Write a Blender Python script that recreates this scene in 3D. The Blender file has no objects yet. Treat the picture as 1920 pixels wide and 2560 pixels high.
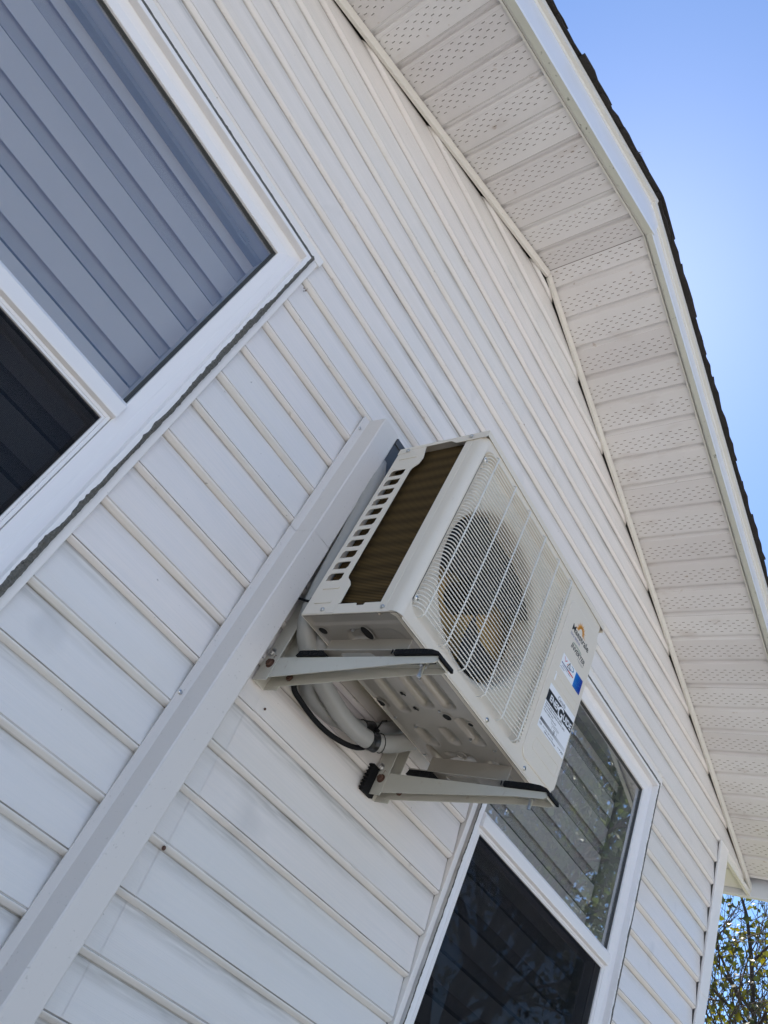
import bpy, bmesh, math, random
import numpy as np
from mathutils import Vector, Matrix
random.seed(7)
rng = np.random.default_rng(7)
S = bpy.context.scene
COL = S.collection
ZC = 1.55                      # height of the lens above the ground; heights below are measured from the lens
# ------------------------------------------------------------------ camera
cam_d = bpy.data.cameras.new('camera'); cam = bpy.data.objects.new('camera', cam_d); COL.objects.link(cam)
R0 = Vector((0.5282620403, -0.7467860150, 0.4040419094))
R1 = Vector((0.7120191104, 0.1303775118, -0.6899496291))
R2 = Vector((0.4625667553, 0.6521597597, 0.6005994045))
M = Matrix.Identity(4)
for i in range(3):
    M[i][0], M[i][1], M[i][2] = R0[i], -R1[i], -R2[i]
M.translation = Vector((0, -1.3454, ZC))
cam.matrix_world = M
cam_d.sensor_fit = 'VERTICAL'; cam_d.sensor_height = 36.0; cam_d.lens = 1916.14 / 2560 * 36
cam_d.clip_start = 0.02; cam_d.clip_end = 2000
S.camera = cam
# ------------------------------------------------------------------ sky, sun, exposure
SUN = Vector((0.40, 0.35, 0.85)).normalized()
W = bpy.data.worlds.new('World'); S.world = W; W.use_nodes = True
nt = W.node_tree; bg = nt.nodes['Background']
sky = nt.nodes.new('ShaderNodeTexSky'); sky.sky_type = 'NISHITA'; sky.sun_disc = False
sky.sun_elevation = math.asin(SUN.z); sky.sun_rotation = math.atan2(SUN.x, SUN.y)
sky.altitude = 0; sky.air_density = 1.0; sky.dust_density = 0.17; sky.ozone_density = 8.0
nt.links.new(sky.outputs[0], bg.inputs[0]); bg.inputs[1].default_value = 0.095
sd = bpy.data.lights.new('sun', 'SUN'); sd.energy = 5.0; sd.angle = math.radians(0.53); sd.color = (1.0, 0.935, 0.86)
so = bpy.data.objects.new('sun', sd); COL.objects.link(so); so.rotation_euler = SUN.to_track_quat('Z', 'Y').to_euler(); so.location = (6, 6, 12)
S.view_settings.view_transform = 'Standard'; S.view_settings.look = 'None'
S.view_settings.gamma = 1.0; S.view_settings.use_curve_mapping = False
S.view_settings.exposure = 1.30
S.cycles.max_bounces = 10; S.cycles.transparent_max_bounces = 12; S.cycles.diffuse_bounces = 6

# ------------------------------------------------------------------ materials
MATS = {}
def _new(name):
    m = bpy.data.materials.new(name); m.use_nodes = True
    t = m.node_tree; return m, t, t.nodes['Principled BSDF']
def N(t, typ, **kw):
    n = t.nodes.new(typ)
    for k, v in kw.items(): setattr(n, k, v)
    return n
def mat(name, col, rough=0.5, metal=0.0, var=0.06, vscale=6.0, bump=0.0, bscale=40.0, spec=0.5, speck=0.0, speck_col=(0.12, 0.1, 0.08), stretch=(1, 1, 1), speck_scale=90):
    if name in MATS: return MATS[name]
    m, t, b = _new(name); L = t.links.new
    b.inputs['Roughness'].default_value = rough; b.inputs['Metallic'].default_value = metal
    b.inputs['Specular IOR Level'].default_value = spec
    tc = N(t, 'ShaderNodeTexCoord'); mp = N(t, 'ShaderNodeMapping'); mp.inputs['Scale'].default_value = stretch
    L(tc.outputs['Object'], mp.inputs[0])
    nz = N(t, 'ShaderNodeTexNoise'); nz.inputs['Scale'].default_value = vscale; nz.inputs['Detail'].default_value = 5
    L(mp.outputs[0], nz.inputs['Vector'])
    mx = N(t, 'ShaderNodeMix', data_type='RGBA')
    mx.inputs['A'].default_value = (*[c * (1 - var) for c in col], 1); mx.inputs['B'].default_value = (*[min(1, c * (1 + var)) for c in col], 1)
    L(nz.outputs['Fac'], mx.inputs['Factor']); out = mx.outputs['Result']
    if speck > 0:
        n2 = N(t, 'ShaderNodeTexNoise'); n2.inputs['Scale'].default_value = speck_scale; n2.inputs['Detail'].default_value = 3
        L(tc.outputs['Object'], n2.inputs['Vector'])
        mr = N(t, 'ShaderNodeMapRange'); mr.inputs['From Min'].default_value = 0.66; mr.inputs['From Max'].default_value = 0.76; mr.inputs['To Max'].default_value = speck
        L(n2.outputs['Fac'], mr.inputs['Value'])
        m2 = N(t, 'ShaderNodeMix', data_type='RGBA'); m2.inputs['B'].default_value = (*speck_col, 1)
        L(mr.outputs[0], m2.inputs['Factor']); L(out, m2.inputs['A']); out = m2.outputs['Result']
    L(out, b.inputs['Base Color'])
    if bump > 0:
        nb = N(t, 'ShaderNodeTexNoise'); nb.inputs['Scale'].default_value = bscale; nb.inputs['Detail'].default_value = 4
        L(mp.outputs[0], nb.inputs['Vector'])
        bp = N(t, 'ShaderNodeBump'); bp.inputs['Strength'].default_value = bump; bp.inputs['Distance'].default_value = 0.004
        L(nb.outputs['Fac'], bp.inputs['Height']); L(bp.outputs[0], b.inputs['Normal'])
    MATS[name] = m; return m

def siding_material():
    m, t, b = _new('vinyl_siding'); L = t.links.new
    b.inputs['Roughness'].default_value = 0.27; b.inputs['Specular IOR Level'].default_value = 0.55
    tc = N(t, 'ShaderNodeTexCoord'); sx = N(t, 'ShaderNodeSeparateXYZ'); L(tc.outputs['Object'], sx.inputs[0])
    geo = N(t, 'ShaderNodeNewGeometry'); oi = N(t, 'ShaderNodeObjectInfo')
    def noise(scale, st, detail=4):
        mp = N(t, 'ShaderNodeMapping'); mp.inputs['Scale'].default_value = st
        L(geo.outputs['Position'], mp.inputs[0])
        n = N(t, 'ShaderNodeTexNoise'); n.inputs['Scale'].default_value = scale; n.inputs['Detail'].default_value = detail
        L(mp.outputs[0], n.inputs['Vector']); return n.outputs['Fac']
    def rng_(v, a, c, d=0.0, e=1.0):
        r = N(t, 'ShaderNodeMapRange'); r.inputs['From Min'].default_value = a; r.inputs['From Max'].default_value = c
        r.inputs['To Min'].default_value = d; r.inputs['To Max'].default_value = e; L(v, r.inputs['Value']); return r.outputs[0]
    def math_(op, a, c=None, val=None):
        n = N(t, 'ShaderNodeMath', operation=op); L(a, n.inputs[0])
        if c is not None: L(c, n.inputs[1])
        if val is not None: n.inputs[1].default_value = val
        return n.outputs[0]
    def mixc(f, a, col):
        x = N(t, 'ShaderNodeMix', data_type='RGBA'); x.inputs['B'].default_value = (*col, 1); L(f, x.inputs['Factor'])
        if isinstance(a, tuple): x.inputs['A'].default_value = (*a, 1)
        else: L(a, x.inputs['A'])
        return x.outputs['Result']
    z = sx.outputs['Z']
    c = mixc(noise(1.7, (1, 1, 1)), (0.825, 0.765, 0.730), (0.755, 0.703, 0.672))
    stv = rng_(noise(4, (1.2, 1, 55), 4), 0.35, 0.70, 0.0, 0.35)
    c = mixc(stv, c, (0.66, 0.64, 0.635))
    # panel to panel shade of the vinyl
    pv = rng_(oi.outputs['Random'], 0, 1, 0.0, 0.5)
    c = mixc(pv, c, (0.70, 0.70, 0.69))
    # grime along the lower lock; grime and painted-in lap shade at the course tops
    near_lock = rng_(z, 0.0090, 0.0060, 0.0, 1.0)
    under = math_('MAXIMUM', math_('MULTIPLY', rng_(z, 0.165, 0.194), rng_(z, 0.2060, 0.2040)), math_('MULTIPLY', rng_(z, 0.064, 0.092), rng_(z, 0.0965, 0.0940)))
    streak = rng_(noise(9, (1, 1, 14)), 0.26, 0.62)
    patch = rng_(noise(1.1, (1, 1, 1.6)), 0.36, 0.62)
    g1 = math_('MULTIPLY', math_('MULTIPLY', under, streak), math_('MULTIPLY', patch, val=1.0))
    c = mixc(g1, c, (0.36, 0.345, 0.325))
    band = lambda a, b_, c_, d: math_('MULTIPLY', rng_(z, a, b_), rng_(z, d, c_))
    lk = math_('MULTIPLY', band(0.0036, 0.0044, 0.0057, 0.0068), rng_(noise(7, (1, 1, 3)), 0.30, 0.70, 0.35, 0.95))
    md = math_('MULTIPLY', band(0.1052, 0.1062, 0.1076, 0.1090), rng_(noise(5, (1, 1, 3)), 0.30, 0.75, 0.15, 0.60))
    inn = math_('MULTIPLY', math_('MAXIMUM', band(0.0905, 0.0918, 0.0934, 0.0938), band(0.1920, 0.1950, 0.1990, 0.2010)), rng_(noise(6, (1, 1, 3)), 0.30, 0.75, 0.10, 0.6))
    c = mixc(math_('MAXIMUM', math_('MAXIMUM', lk, md), inn), c, (0.16, 0.14, 0.115))  # groove and corner lines: dirt, plus crease shade painted in
    sp = math_('MULTIPLY', near_lock, rng_(noise(90, (0.4, 1, 1), 2), 0.68, 0.78, 0, 0.4))
    c = mixc(sp, c, (0.24, 0.18, 0.13))
    smud = math_('MULTIPLY', rng_(noise(5.5, (1, 1, 0.8), 3), 0.64, 0.76), val=0.28)
    c = mixc(smud, c, (0.40, 0.40, 0.40))
    # faint tan drips high on the gable and sparse dots
    tan = math_('MULTIPLY', rng_(noise(3, (0.6, 1, 5)), 0.50, 0.80), val=0.22)
    c = mixc(tan, c, (0.69, 0.62, 0.52))
    dots = rng_(noise(85, (1, 1, 1), 1), 0.800, 0.83, 0, 0.5)
    c = mixc(dots, c, (0.22, 0.2, 0.18))
    L(c, b.inputs['Base Color'])
    h = N(t, 'ShaderNodeMath', operation='ADD')
    grain = noise(5, (1.4, 1, 110), 5); wav = noise(1.3, (1.2, 1, 5), 2)
    L(math_('MULTIPLY', grain, val=0.14), h.inputs[0]); L(math_('MULTIPLY', wav, val=1.6), h.inputs[1])
    bp = N(t, 'ShaderNodeBump'); bp.inputs['Strength'].default_value = 0.55; bp.inputs['Distance'].default_value = 0.008
    L(h.outputs[0], bp.inputs['Height']); L(bp.outputs[0], b.inputs['Normal'])
    return m
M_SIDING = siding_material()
M_PVC = mat('white_pvc', (0.81, 0.785, 0.785), 0.28, var=0.02, vscale=3, bump=0.03, bscale=8)
M_TRIM = mat('white_trim', (0.78, 0.745, 0.72), 0.4, var=0.03, vscale=4, speck=0.25, speck_scale=140)
M_TRIM2 = mat('gable_trim_vinyl', (0.74, 0.71, 0.65), 0.42, var=0.05, vscale=5, speck=0.3, speck_scale=120)
M_SOFFIT = mat('soffit_vinyl', (0.80, 0.765, 0.745), 0.5, var=0.05, vscale=2.5, bump=0.06, bscale=7, speck=0.22, speck_col=(0.4, 0.33, 0.26), speck_scale=22)
def soffit_material():
    m, t, b = _new('soffit_vinyl2'); L = t.links.new
    geo = N(t, 'ShaderNodeNewGeometry'); oi = N(t, 'ShaderNodeObjectInfo')
    def noise(sc, st, d=4):
        mp = N(t, 'ShaderNodeMapping'); mp.inputs['Scale'].default_value = st; L(geo.outputs['Position'], mp.inputs[0])
        n = N(t, 'ShaderNodeTexNoise'); n.inputs['Scale'].default_value = sc; n.inputs['Detail'].default_value = d; L(mp.outputs[0], n.inputs['Vector']); return n.outputs['Fac']
    def mr(v, a, c, d, e):
        r = N(t, 'ShaderNodeMapRange'); r.inputs['From Min'].default_value = a; r.inputs['From Max'].default_value = c; r.inputs['To Min'].default_value = d; r.inputs['To Max'].default_value = e; L(v, r.inputs['Value']); return r.outputs[0]
    def mix(f, a, c):
        x = N(t, 'ShaderNodeMix', data_type='RGBA'); L(f, x.inputs['Factor']); x.inputs['B'].default_value = (*c, 1)
        if isinstance(a, tuple): x.inputs['A'].default_value = (*a, 1)
        else: L(a, x.inputs['A'])
        return x.outputs['Result']
    c = mix(mr(oi.outputs['Random'], 0, 1, 0, 1), (0.80, 0.775, 0.765), (0.72, 0.685, 0.675))
    c = mix(mr(noise(3.0, (1, 0.5, 1)), 0.45, 0.75, 0, 0.45), c, (0.62, 0.585, 0.565))
    c = mix(mr(noise(17, (1, 0.35, 1)), 0.60, 0.74, 0, 0.35), c, (0.50, 0.43, 0.38))
    c = mix(mr(noise(45, (1, 0.6, 1), 2), 0.70, 0.78, 0, 0.5), c, (0.42, 0.31, 0.23))
    L(c, b.inputs['Base Color']); b.inputs['Roughness'].default_value = 0.45
    bp = N(t, 'ShaderNodeBump'); bp.inputs['Strength'].default_value = 0.35; bp.inputs['Distance'].default_value = 0.012
    L(noise(2.2, (1.4, 0.8, 1), 2), bp.inputs['Height']); L(bp.outputs[0], b.inputs['Normal']); return m
M_SOFFIT = soffit_material()
M_FASCIA = mat('fascia_aluminium', (0.70, 0.71, 0.75), 0.24, var=0.04, vscale=2, bump=0.35, bscale=5, stretch=(1, 1, 2.2), spec=0.6)
M_FASCIA_B = mat('fascia_algae', (0.62, 0.62, 0.54), 0.6, var=0.1, vscale=9, speck=0.9, speck_col=(0.12, 0.13, 0.08), speck_scale=60)
M_DRIP = mat('drip_edge_metal', (0.72, 0.70, 0.66), 0.35, var=0.04, vscale=6)
M_SHINGLE = mat('asphalt_shingle', (0.030, 0.026, 0.024), 0.95, var=0.5, vscale=60, bump=0.9, bscale=220, speck=0.5, speck_col=(0.10, 0.085, 0.07), speck_scale=300)
M_DECKING = mat('roof_sheathing', (0.20, 0.14, 0.09), 0.9, var=0.2)
M_DARK = mat('interior_dark', (0.06, 0.055, 0.05), 0.9, var=0.1)
M_ROOM = mat('interior_paint', (0.25, 0.24, 0.22), 0.9, var=0.05)
M_CAULK = mat('weathered_caulk', (0.125, 0.12, 0.108), 0.95, var=0.75, vscale=230, bump=1.0, bscale=260, speck=0.8, speck_col=(0.015, 0.013, 0.012), speck_scale=110)
M_GASKET = mat('rubber_gasket', (0.045, 0.045, 0.042), 0.5, var=0.1)
M_RUBBER = mat('black_rubber', (0.009, 0.009, 0.010), 0.8, var=0.2, bump=0.1, bscale=90, spec=0.2)
M_DUCT = mat('duct_cover_pvc', (0.66, 0.62, 0.59), 0.38, var=0.03, vscale=2, bump=0.05, bscale=5, speck=0.25, speck_scale=150)
M_DUCT2 = mat('duct_end_grey', (0.075, 0.078, 0.085), 0.4, var=0.05)
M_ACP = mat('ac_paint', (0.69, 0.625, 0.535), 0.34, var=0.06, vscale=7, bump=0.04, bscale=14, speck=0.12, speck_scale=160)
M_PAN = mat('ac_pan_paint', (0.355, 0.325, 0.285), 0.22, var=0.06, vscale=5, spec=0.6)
M_BRKT = mat('bracket_paint', (0.55, 0.53, 0.47), 0.38, var=0.07, vscale=9, bump=0.06, bscale=30, speck=0.3, speck_col=(0.3, 0.2, 0.13), speck_scale=70)
M_WIRE = mat('grille_wire_coat', (0.70, 0.68, 0.63), 0.4, var=0.05)
M_FAN = mat('fan_plastic', (0.009, 0.009, 0.010), 0.55, var=0.15, spec=0.3)
M_STEEL = mat('zinc_screw', (0.55, 0.55, 0.55), 0.3, metal=1.0, var=0.1, vscale=200)
M_RUST = mat('rusty_bolt', (0.11, 0.055, 0.038), 0.75, var=0.5, vscale=120, bump=0.5, bscale=200)
M_HOLE = mat('hole_dark', (0.01, 0.01, 0.01), 0.9, var=0.1)
M_PIPE = mat('wrap_tape_white', (0.33, 0.32, 0.30), 0.42, var=0.07, vscale=14, bump=0.5, bscale=16, stretch=(1, 1, 1))
M_PIPE2 = mat('wrap_tape_grey', (0.26, 0.26, 0.255), 0.45, var=0.08, vscale=14, bump=0.6, bscale=18)
M_GOLD = mat('gold_fin_coating', (0.50, 0.32, 0.11), 0.45, var=0.25, vscale=14, stretch=(30, 1, 1))
M_BLACKTAPE = mat('black_tape', (0.012, 0.012, 0.013), 0.32, var=0.2, bump=0.5, bscale=60)
M_STICK = mat('label_white', (0.80, 0.80, 0.82), 0.35, var=0.01)
M_INK = mat('ink_black', (0.015, 0.015, 0.018), 0.4, var=0.1)
M_INKD = mat('ink_dark_grey', (0.07, 0.07, 0.075), 0.5, var=0.1)
M_INKP = mat('ink_violet', (0.16, 0.15, 0.30), 0.5, var=0.05)
M_ORANGE = mat('ink_orange', (0.62, 0.26, 0.03), 0.45, var=0.15, vscale=40)
M_RED = mat('ink_red', (0.60, 0.03, 0.02), 0.4, var=0.05)
M_REDOR = mat('ink_vermilion', (0.75, 0.17, 0.03), 0.4, var=0.05)
M_NAVY = mat('ink_navy', (0.03, 0.045, 0.17), 0.4, var=0.05)
M_TEAL = mat('ink_teal', (0.02, 0.22, 0.40), 0.4, var=0.05)
M_GREEN = mat('ink_green', (0.03, 0.16, 0.09), 0.4, var=0.05)
M_STEELBLUE = mat('ink_skyline', (0.35, 0.42, 0.62), 0.5, var=0.02)
M_BARK = mat('bark', (0.055, 0.042, 0.034), 0.9, var=0.35, vscale=9, bump=0.8, bscale=25)
M_CONC = mat('foundation_concrete', (0.36, 0.35, 0.33), 0.9, var=0.12, vscale=5, bump=0.4, bscale=60)
M_RUSTSTAIN = mat('dry_leaf_bits', (0.22, 0.09, 0.03), 0.8, var=0.5, vscale=80)

def gradient_mat(name, stops, axis='X'):
    m, t, b = _new(name); L = t.links.new
    tc = N(t, 'ShaderNodeTexCoord'); sx = N(t, 'ShaderNodeSeparateXYZ'); L(tc.outputs['Generated'], sx.inputs[0])
    cr = N(t, 'ShaderNodeValToRGB'); L(sx.outputs[axis], cr.inputs[0])
    cr.color_ramp.elements[0].position = stops[0][0]; cr.color_ramp.elements[0].color = (*stops[0][1], 1)
    cr.color_ramp.elements[1].position = stops[-1][0]; cr.color_ramp.elements[1].color = (*stops[-1][1], 1)
    L(cr.outputs[0], b.inputs['Base Color']); b.inputs['Roughness'].default_value = 0.35
    return m
M_BLUEGRAD = gradient_mat('label_blue_print', [(0.0, (0.0, 0.16, 0.50)), (1.0, (0.0, 0.01, 0.26))])
M_BARGRAD = gradient_mat('energy_bar_print', [(0.0, (0.10, 0.10, 0.10)), (1.0, (0.66, 0.66, 0.68))])

def coil_material():
    m, t, b = _new('coil_fins'); L = t.links.new
    tc = N(t, 'ShaderNodeTexCoord')
    w = N(t, 'ShaderNodeTexWave', wave_type='BANDS', bands_direction='Z'); w.inputs['Scale'].default_value = 75; w.inputs['Distortion'].default_value = 0.6
    w2 = N(t, 'ShaderNodeTexWave', wave_type='BANDS', bands_direction='Z'); w2.inputs['Scale'].default_value = 9; w2.inputs['Distortion'].default_value = 1.5
    L(tc.outputs['Object'], w.inputs['Vector']); L(tc.outputs['Object'], w2.inputs['Vector'])
    mu = N(t, 'ShaderNodeMath', operation='MULTIPLY'); L(w.outputs['Fac'], mu.inputs[0])
    mr = N(t, 'ShaderNodeMapRange'); mr.inputs['To Min'].default_value = 0.55; L(w2.outputs['Fac'], mr.inputs['Value']); L(mr.outputs[0], mu.inputs[1])
    mx = N(t, 'ShaderNodeMix', data_type='RGBA'); mx.inputs['A'].default_value = (0.012, 0.008, 0.003, 1); mx.inputs['B'].default_value = (0.14, 0.085, 0.028, 1)  # dark bands: shade between the fins put into the colour
    L(mu.outputs[0], mx.inputs['Factor']); L(mx.outputs['Result'], b.inputs['Base Color'])
    b.inputs['Roughness'].default_value = 0.85; b.inputs['Specular IOR Level'].default_value = 0.15
    bp = N(t, 'ShaderNodeBump'); bp.inputs['Strength'].default_value = 0.4; bp.inputs['Distance'].default_value = 0.002
    L(w.outputs['Fac'], bp.inputs['Height']); L(bp.outputs[0], b.inputs['Normal'])
    return m
M_COIL = coil_material()

def glass_material():
    m = bpy.data.materials.new('window_glass'); m.use_nodes = True; t = m.node_tree; t.nodes.clear(); L = t.links.new
    out = N(t, 'ShaderNodeOutputMaterial'); tr = N(t, 'ShaderNodeBsdfTransparent'); tr.inputs[0].default_value = (0.80, 0.83, 0.82, 1)
    gl = N(t, 'ShaderNodeBsdfGlossy'); gl.inputs['Roughness'].default_value = 0.0; gl.inputs[0].default_value = (0.95, 0.97, 1, 1)
    fr = N(t, 'ShaderNodeFresnel'); fr.inputs[0].default_value = 1.52
    mu = N(t, 'ShaderNodeMath', operation='MULTIPLY'); mu.inputs[1].default_value = 3.3; mu.use_clamp = True; L(fr.outputs[0], mu.inputs[0])
    tc = N(t, 'ShaderNodeTexCoord'); nz = N(t, 'ShaderNodeTexNoise'); nz.inputs['Scale'].default_value = 1.5; nz.inputs['Detail'].default_value = 1
    bp = N(t, 'ShaderNodeBump'); bp.inputs['Strength'].default_value = 0.03; bp.inputs['Distance'].default_value = 0.02
    L(tc.outputs['Object'], nz.inputs['Vector']); L(nz.outputs['Fac'], bp.inputs['Height']); L(bp.outputs[0], gl.inputs['Normal'])
    mx = N(t, 'ShaderNodeMixShader'); L(mu.outputs[0], mx.inputs[0]); L(tr.outputs[0], mx.inputs[1]); L(gl.outputs[0], mx.inputs[2])
    L(mx.outputs[0], out.inputs[0]); return m
M_GLASS = glass_material()

def mesh_cloth(name, col, alpha, wscale, axis='X', contrast=0.6):
    """woven, partly see-through cloth"""
    m = bpy.data.materials.new(name); m.use_nodes = True; t = m.node_tree; t.nodes.clear(); L = t.links.new
    out = N(t, 'ShaderNodeOutputMaterial'); tr = N(t, 'ShaderNodeBsdfTransparent'); df = N(t, 'ShaderNodeBsdfDiffuse'); df.inputs[0].default_value = (*col, 1)
    tc = N(t, 'ShaderNodeTexCoord'); w = N(t, 'ShaderNodeTexWave', wave_type='BANDS', bands_direction=axis); w.inputs['Scale'].default_value = wscale; w.inputs['Distortion'].default_value = 0.0
    L(tc.outputs['Object'], w.inputs['Vector'])
    mr = N(t, 'ShaderNodeMapRange'); mr.inputs['To Min'].default_value = max(0, alpha - contrast / 2); mr.inputs['To Max'].default_value = min(1, alpha + contrast / 2)
    L(w.outputs['Fac'], mr.inputs['Value'])
    mx = N(t, 'ShaderNodeMixShader'); L(mr.outputs[0], mx.inputs[0]); L(tr.outputs[0], mx.inputs[1]); L(df.outputs[0], mx.inputs[2])
    L(mx.outputs[0], out.inputs[0]); return m
M_SHEER = mesh_cloth('sheer_blind_cloth', (0.42, 0.40, 0.42), 0.22, 400, 'X', 0.08)
M_SCREEN = mesh_cloth('insect_screen_mesh', (0.008, 0.009, 0.012), 0.75, 150, 'X', 0.12)
M_BLIND = mat('blind_cloth', (0.86, 0.78, 0.76), 0.8, var=0.04, vscale=3)
M_BLINDRAIL = mat('blind_rail', (0.42, 0.43, 0.45), 0.5, var=0.03)

def leaf_material(name, cols):
    m = bpy.data.materials.new(name); m.use_nodes = True; t = m.node_tree; t.nodes.clear(); L = t.links.new
    out = N(t, 'ShaderNodeOutputMaterial'); geo = N(t, 'ShaderNodeNewGeometry')
    cr = N(t, 'ShaderNodeValToRGB'); els = cr.color_ramp.elements
    els[0].position = 0; els[0].color = (*cols[0], 1); els[1].position = 1; els[1].color = (*cols[-1], 1)
    for i, c in enumerate(cols[1:-1]):
        e = els.new((i + 1) / (len(cols) - 1)); e.color = (*c, 1)
    L(geo.outputs['Random Per Island'], cr.inputs[0])
    df = N(t, 'ShaderNodeBsdfPrincipled'); df.inputs['Roughness'].default_value = 0.45; L(cr.outputs[0], df.inputs['Base Color'])
    tl = N(t, 'ShaderNodeBsdfTranslucent')
    hs = N(t, 'ShaderNodeHueSaturation'); hs.inputs['Saturation'].default_value = 1.15; hs.inputs['Value'].default_value = 1.35; L(cr.outputs[0], hs.inputs['Color']); L(hs.outputs[0], tl.inputs[0])
    mx = N(t, 'ShaderNodeMixShader'); mx.inputs[0].default_value = 0.42
    L(df.outputs[0], mx.inputs[1]); L(tl.outputs[0], mx.inputs[2]); L(mx.outputs[0], out.inputs[0]); return m
M_LEAF = leaf_material('autumn_maple_leaf', [(0.030, 0.040, 0.012), (0.05, 0.06, 0.014), (0.085, 0.088, 0.016), (0.16, 0.14, 0.018)])
M_LEAF2 = leaf_material('green_leaf', [(0.04, 0.065, 0.02), (0.055, 0.085, 0.025), (0.085, 0.115, 0.03), (0.12, 0.13, 0.03)])

def ground_material(name, c1, c2, scale):
    m, t, b = _new(name); L = t.links.new
    tc = N(t, 'ShaderNodeTexCoord'); n = N(t, 'ShaderNodeTexNoise'); n.inputs['Scale'].default_value = scale; n.inputs['Detail'].default_value = 8
    L(tc.outputs['Object'], n.inputs['Vector'])
    mx = N(t, 'ShaderNodeMix', data_type='RGBA'); mx.inputs['A'].default_value = (*c1, 1); mx.inputs['B'].default_value = (*c2, 1)
    L(n.outputs['Fac'], mx.inputs['Factor']); L(mx.outputs['Result'], b.inputs['Base Color']); b.inputs['Roughness'].default_value = 0.95
    bp = N(t, 'ShaderNodeBump'); bp.inputs['Strength'].default_value = 0.6; L(n.outputs['Fac'], bp.inputs['Height']); L(bp.outputs[0], b.inputs['Normal'])
    return m
M_GRASS = ground_material('lawn', (0.06, 0.085, 0.025), (0.16, 0.15, 0.06), 9)
M_GRAVEL = ground_material('pale_gravel', (0.58, 0.555, 0.55), (0.69, 0.665, 0.66), 30)
M_SOIL = ground_material('bare_soil', (0.038, 0.033, 0.028), (0.07, 0.062, 0.054), 14)

# ------------------------------------------------------------------ mesh helpers
ORG = {}
class MB:
    def __init__(s): s.v = []; s.f = []; s.mi = []; s.cur = 0
    def add(s, vs, fs):
        o = len(s.v); s.v += [tuple(p) for p in vs]
        for f in fs: s.f.append(tuple(i + o for i in f)); s.mi.append(s.cur)
        return s
    def box(s, x0, x1, y0, y1, z0, z1):
        return s.add([(x0, y0, z0), (x1, y0, z0), (x1, y1, z0), (x0, y1, z0), (x0, y0, z1), (x1, y0, z1), (x1, y1, z1), (x0, y1, z1)],
                     [(0, 3, 2, 1), (4, 5, 6, 7), (0, 1, 5, 4), (1, 2, 6, 5), (2, 3, 7, 6), (3, 0, 4, 7)])
    def prism(s, poly, ax, a, b):
        """extrude a 2-D polygon along an axis: ax 'x': (y,z)  'y': (x,z)  'z': (x,y)"""
        def P(p, t): return {'x': (t, p[0], p[1]), 'y': (p[0], t, p[1]), 'z': (p[0], p[1], t)}[ax]
        n = len(poly)
        return s.add([P(p, a) for p in poly] + [P(p, b) for p in poly],
                     [tuple(range(n))[::-1], tuple(range(n, 2 * n))] + [(i, (i + 1) % n, n + (i + 1) % n, n + i) for i in range(n)])
    def tube(s, path, r, n=10, cap=True):
        path = [Vector(p) for p in path]; k = len(path); rs = r if isinstance(r, (list, tuple)) else [r] * k
        t0 = (path[1] - path[0]).normalized(); up = Vector((0, 0, 1)) if abs(t0.z) < 0.9 else Vector((1, 0, 0))
        nrm = t0.cross(up).normalized(); vs = []
        for i in range(k):
            t = (path[min(i + 1, k - 1)] - path[max(i - 1, 0)]).normalized()
            nrm = (nrm - t * nrm.dot(t)).normalized(); bn = t.cross(nrm)
            for j in range(n):
                a = 2 * math.pi * j / n; vs.append(path[i] + (nrm * math.cos(a) + bn * math.sin(a)) * rs[i])
        fs = [(i * n + j, i * n + (j + 1) % n, (i + 1) * n + (j + 1) % n, (i + 1) * n + j) for i in range(k - 1) for j in range(n)]
        if cap: fs += [tuple(range(n))[::-1], tuple(range((k - 1) * n, k * n))]
        return s.add(vs, fs)
    def lathe(s, prof, n=32, c=(0, 0, 0), ax='y'):
        """prof: (radius, height) pairs; axis direction -y for ax='y', z for 'z', -x for 'x'"""
        vs = []
        for (r, h) in prof:
            for j in range(n):
                a = 2 * math.pi * j / n; x, y = r * math.cos(a), r * math.sin(a)
                p = {'y': (x, -h, y), 'z': (x, y, h), 'x': (-h, x, y)}[ax]
                vs.append((c[0] + p[0], c[1] + p[1], c[2] + p[2]))
        fs = [(i * n + j, i * n + (j + 1) % n, (i + 1) * n + (j + 1) % n, (i + 1) * n + j) for i in range(len(prof) - 1) for j in range(n)]
        if prof[0][0] > 1e-6: fs.append(tuple(range(n)))
        if prof[-1][0] > 1e-6: fs.append(tuple(range((len(prof) - 1) * n, len(prof) * n)))
        return s.add(vs, fs)
    def rect_loft(s, x0, x1, z0, z1, prof):
        """sweep (inset, y) pairs round a rectangle in the wall plane"""
        vs = []
        for (d, y) in prof: vs += [(x0 + d, y, z0 + d), (x1 - d, y, z0 + d), (x1 - d, y, z1 - d), (x0 + d, y, z1 - d)]
        return s.add(vs, [(i * 4 + j, i * 4 + (j + 1) % 4, (i + 1) * 4 + (j + 1) % 4, (i + 1) * 4 + j) for i in range(len(prof) - 1) for j in range(4)])
def catmull(pts, per=8):
    P = [Vector(p) for p in pts]; P = [P[0] * 2 - P[1]] + P + [P[-1] * 2 - P[-2]]; out = []
    for i in range(1, len(P) - 2):
        for k in range(per):
            t = k / per; a, b, c, d = P[i - 1], P[i], P[i + 1], P[i + 2]
            out.append(0.5 * ((2 * b) + (c - a) * t + (2 * a - 5 * b + 4 * c - d) * t * t + (3 * b - a - 3 * c + d) * t ** 3))
    out.append(P[-2]); return out
def rounded(x0, x1, y0, y1, r, n=5):
    out = []
    for cx, cy, a0 in ((x1 - r, y1 - r, 0), (x0 + r, y1 - r, 90), (x0 + r, y0 + r, 180), (x1 - r, y0 + r, 270)):
        for i in range(n + 1):
            a = math.radians(a0 + 90 * i / n); out.append((cx + r * math.cos(a), cy + r * math.sin(a)))
    return out
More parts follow.
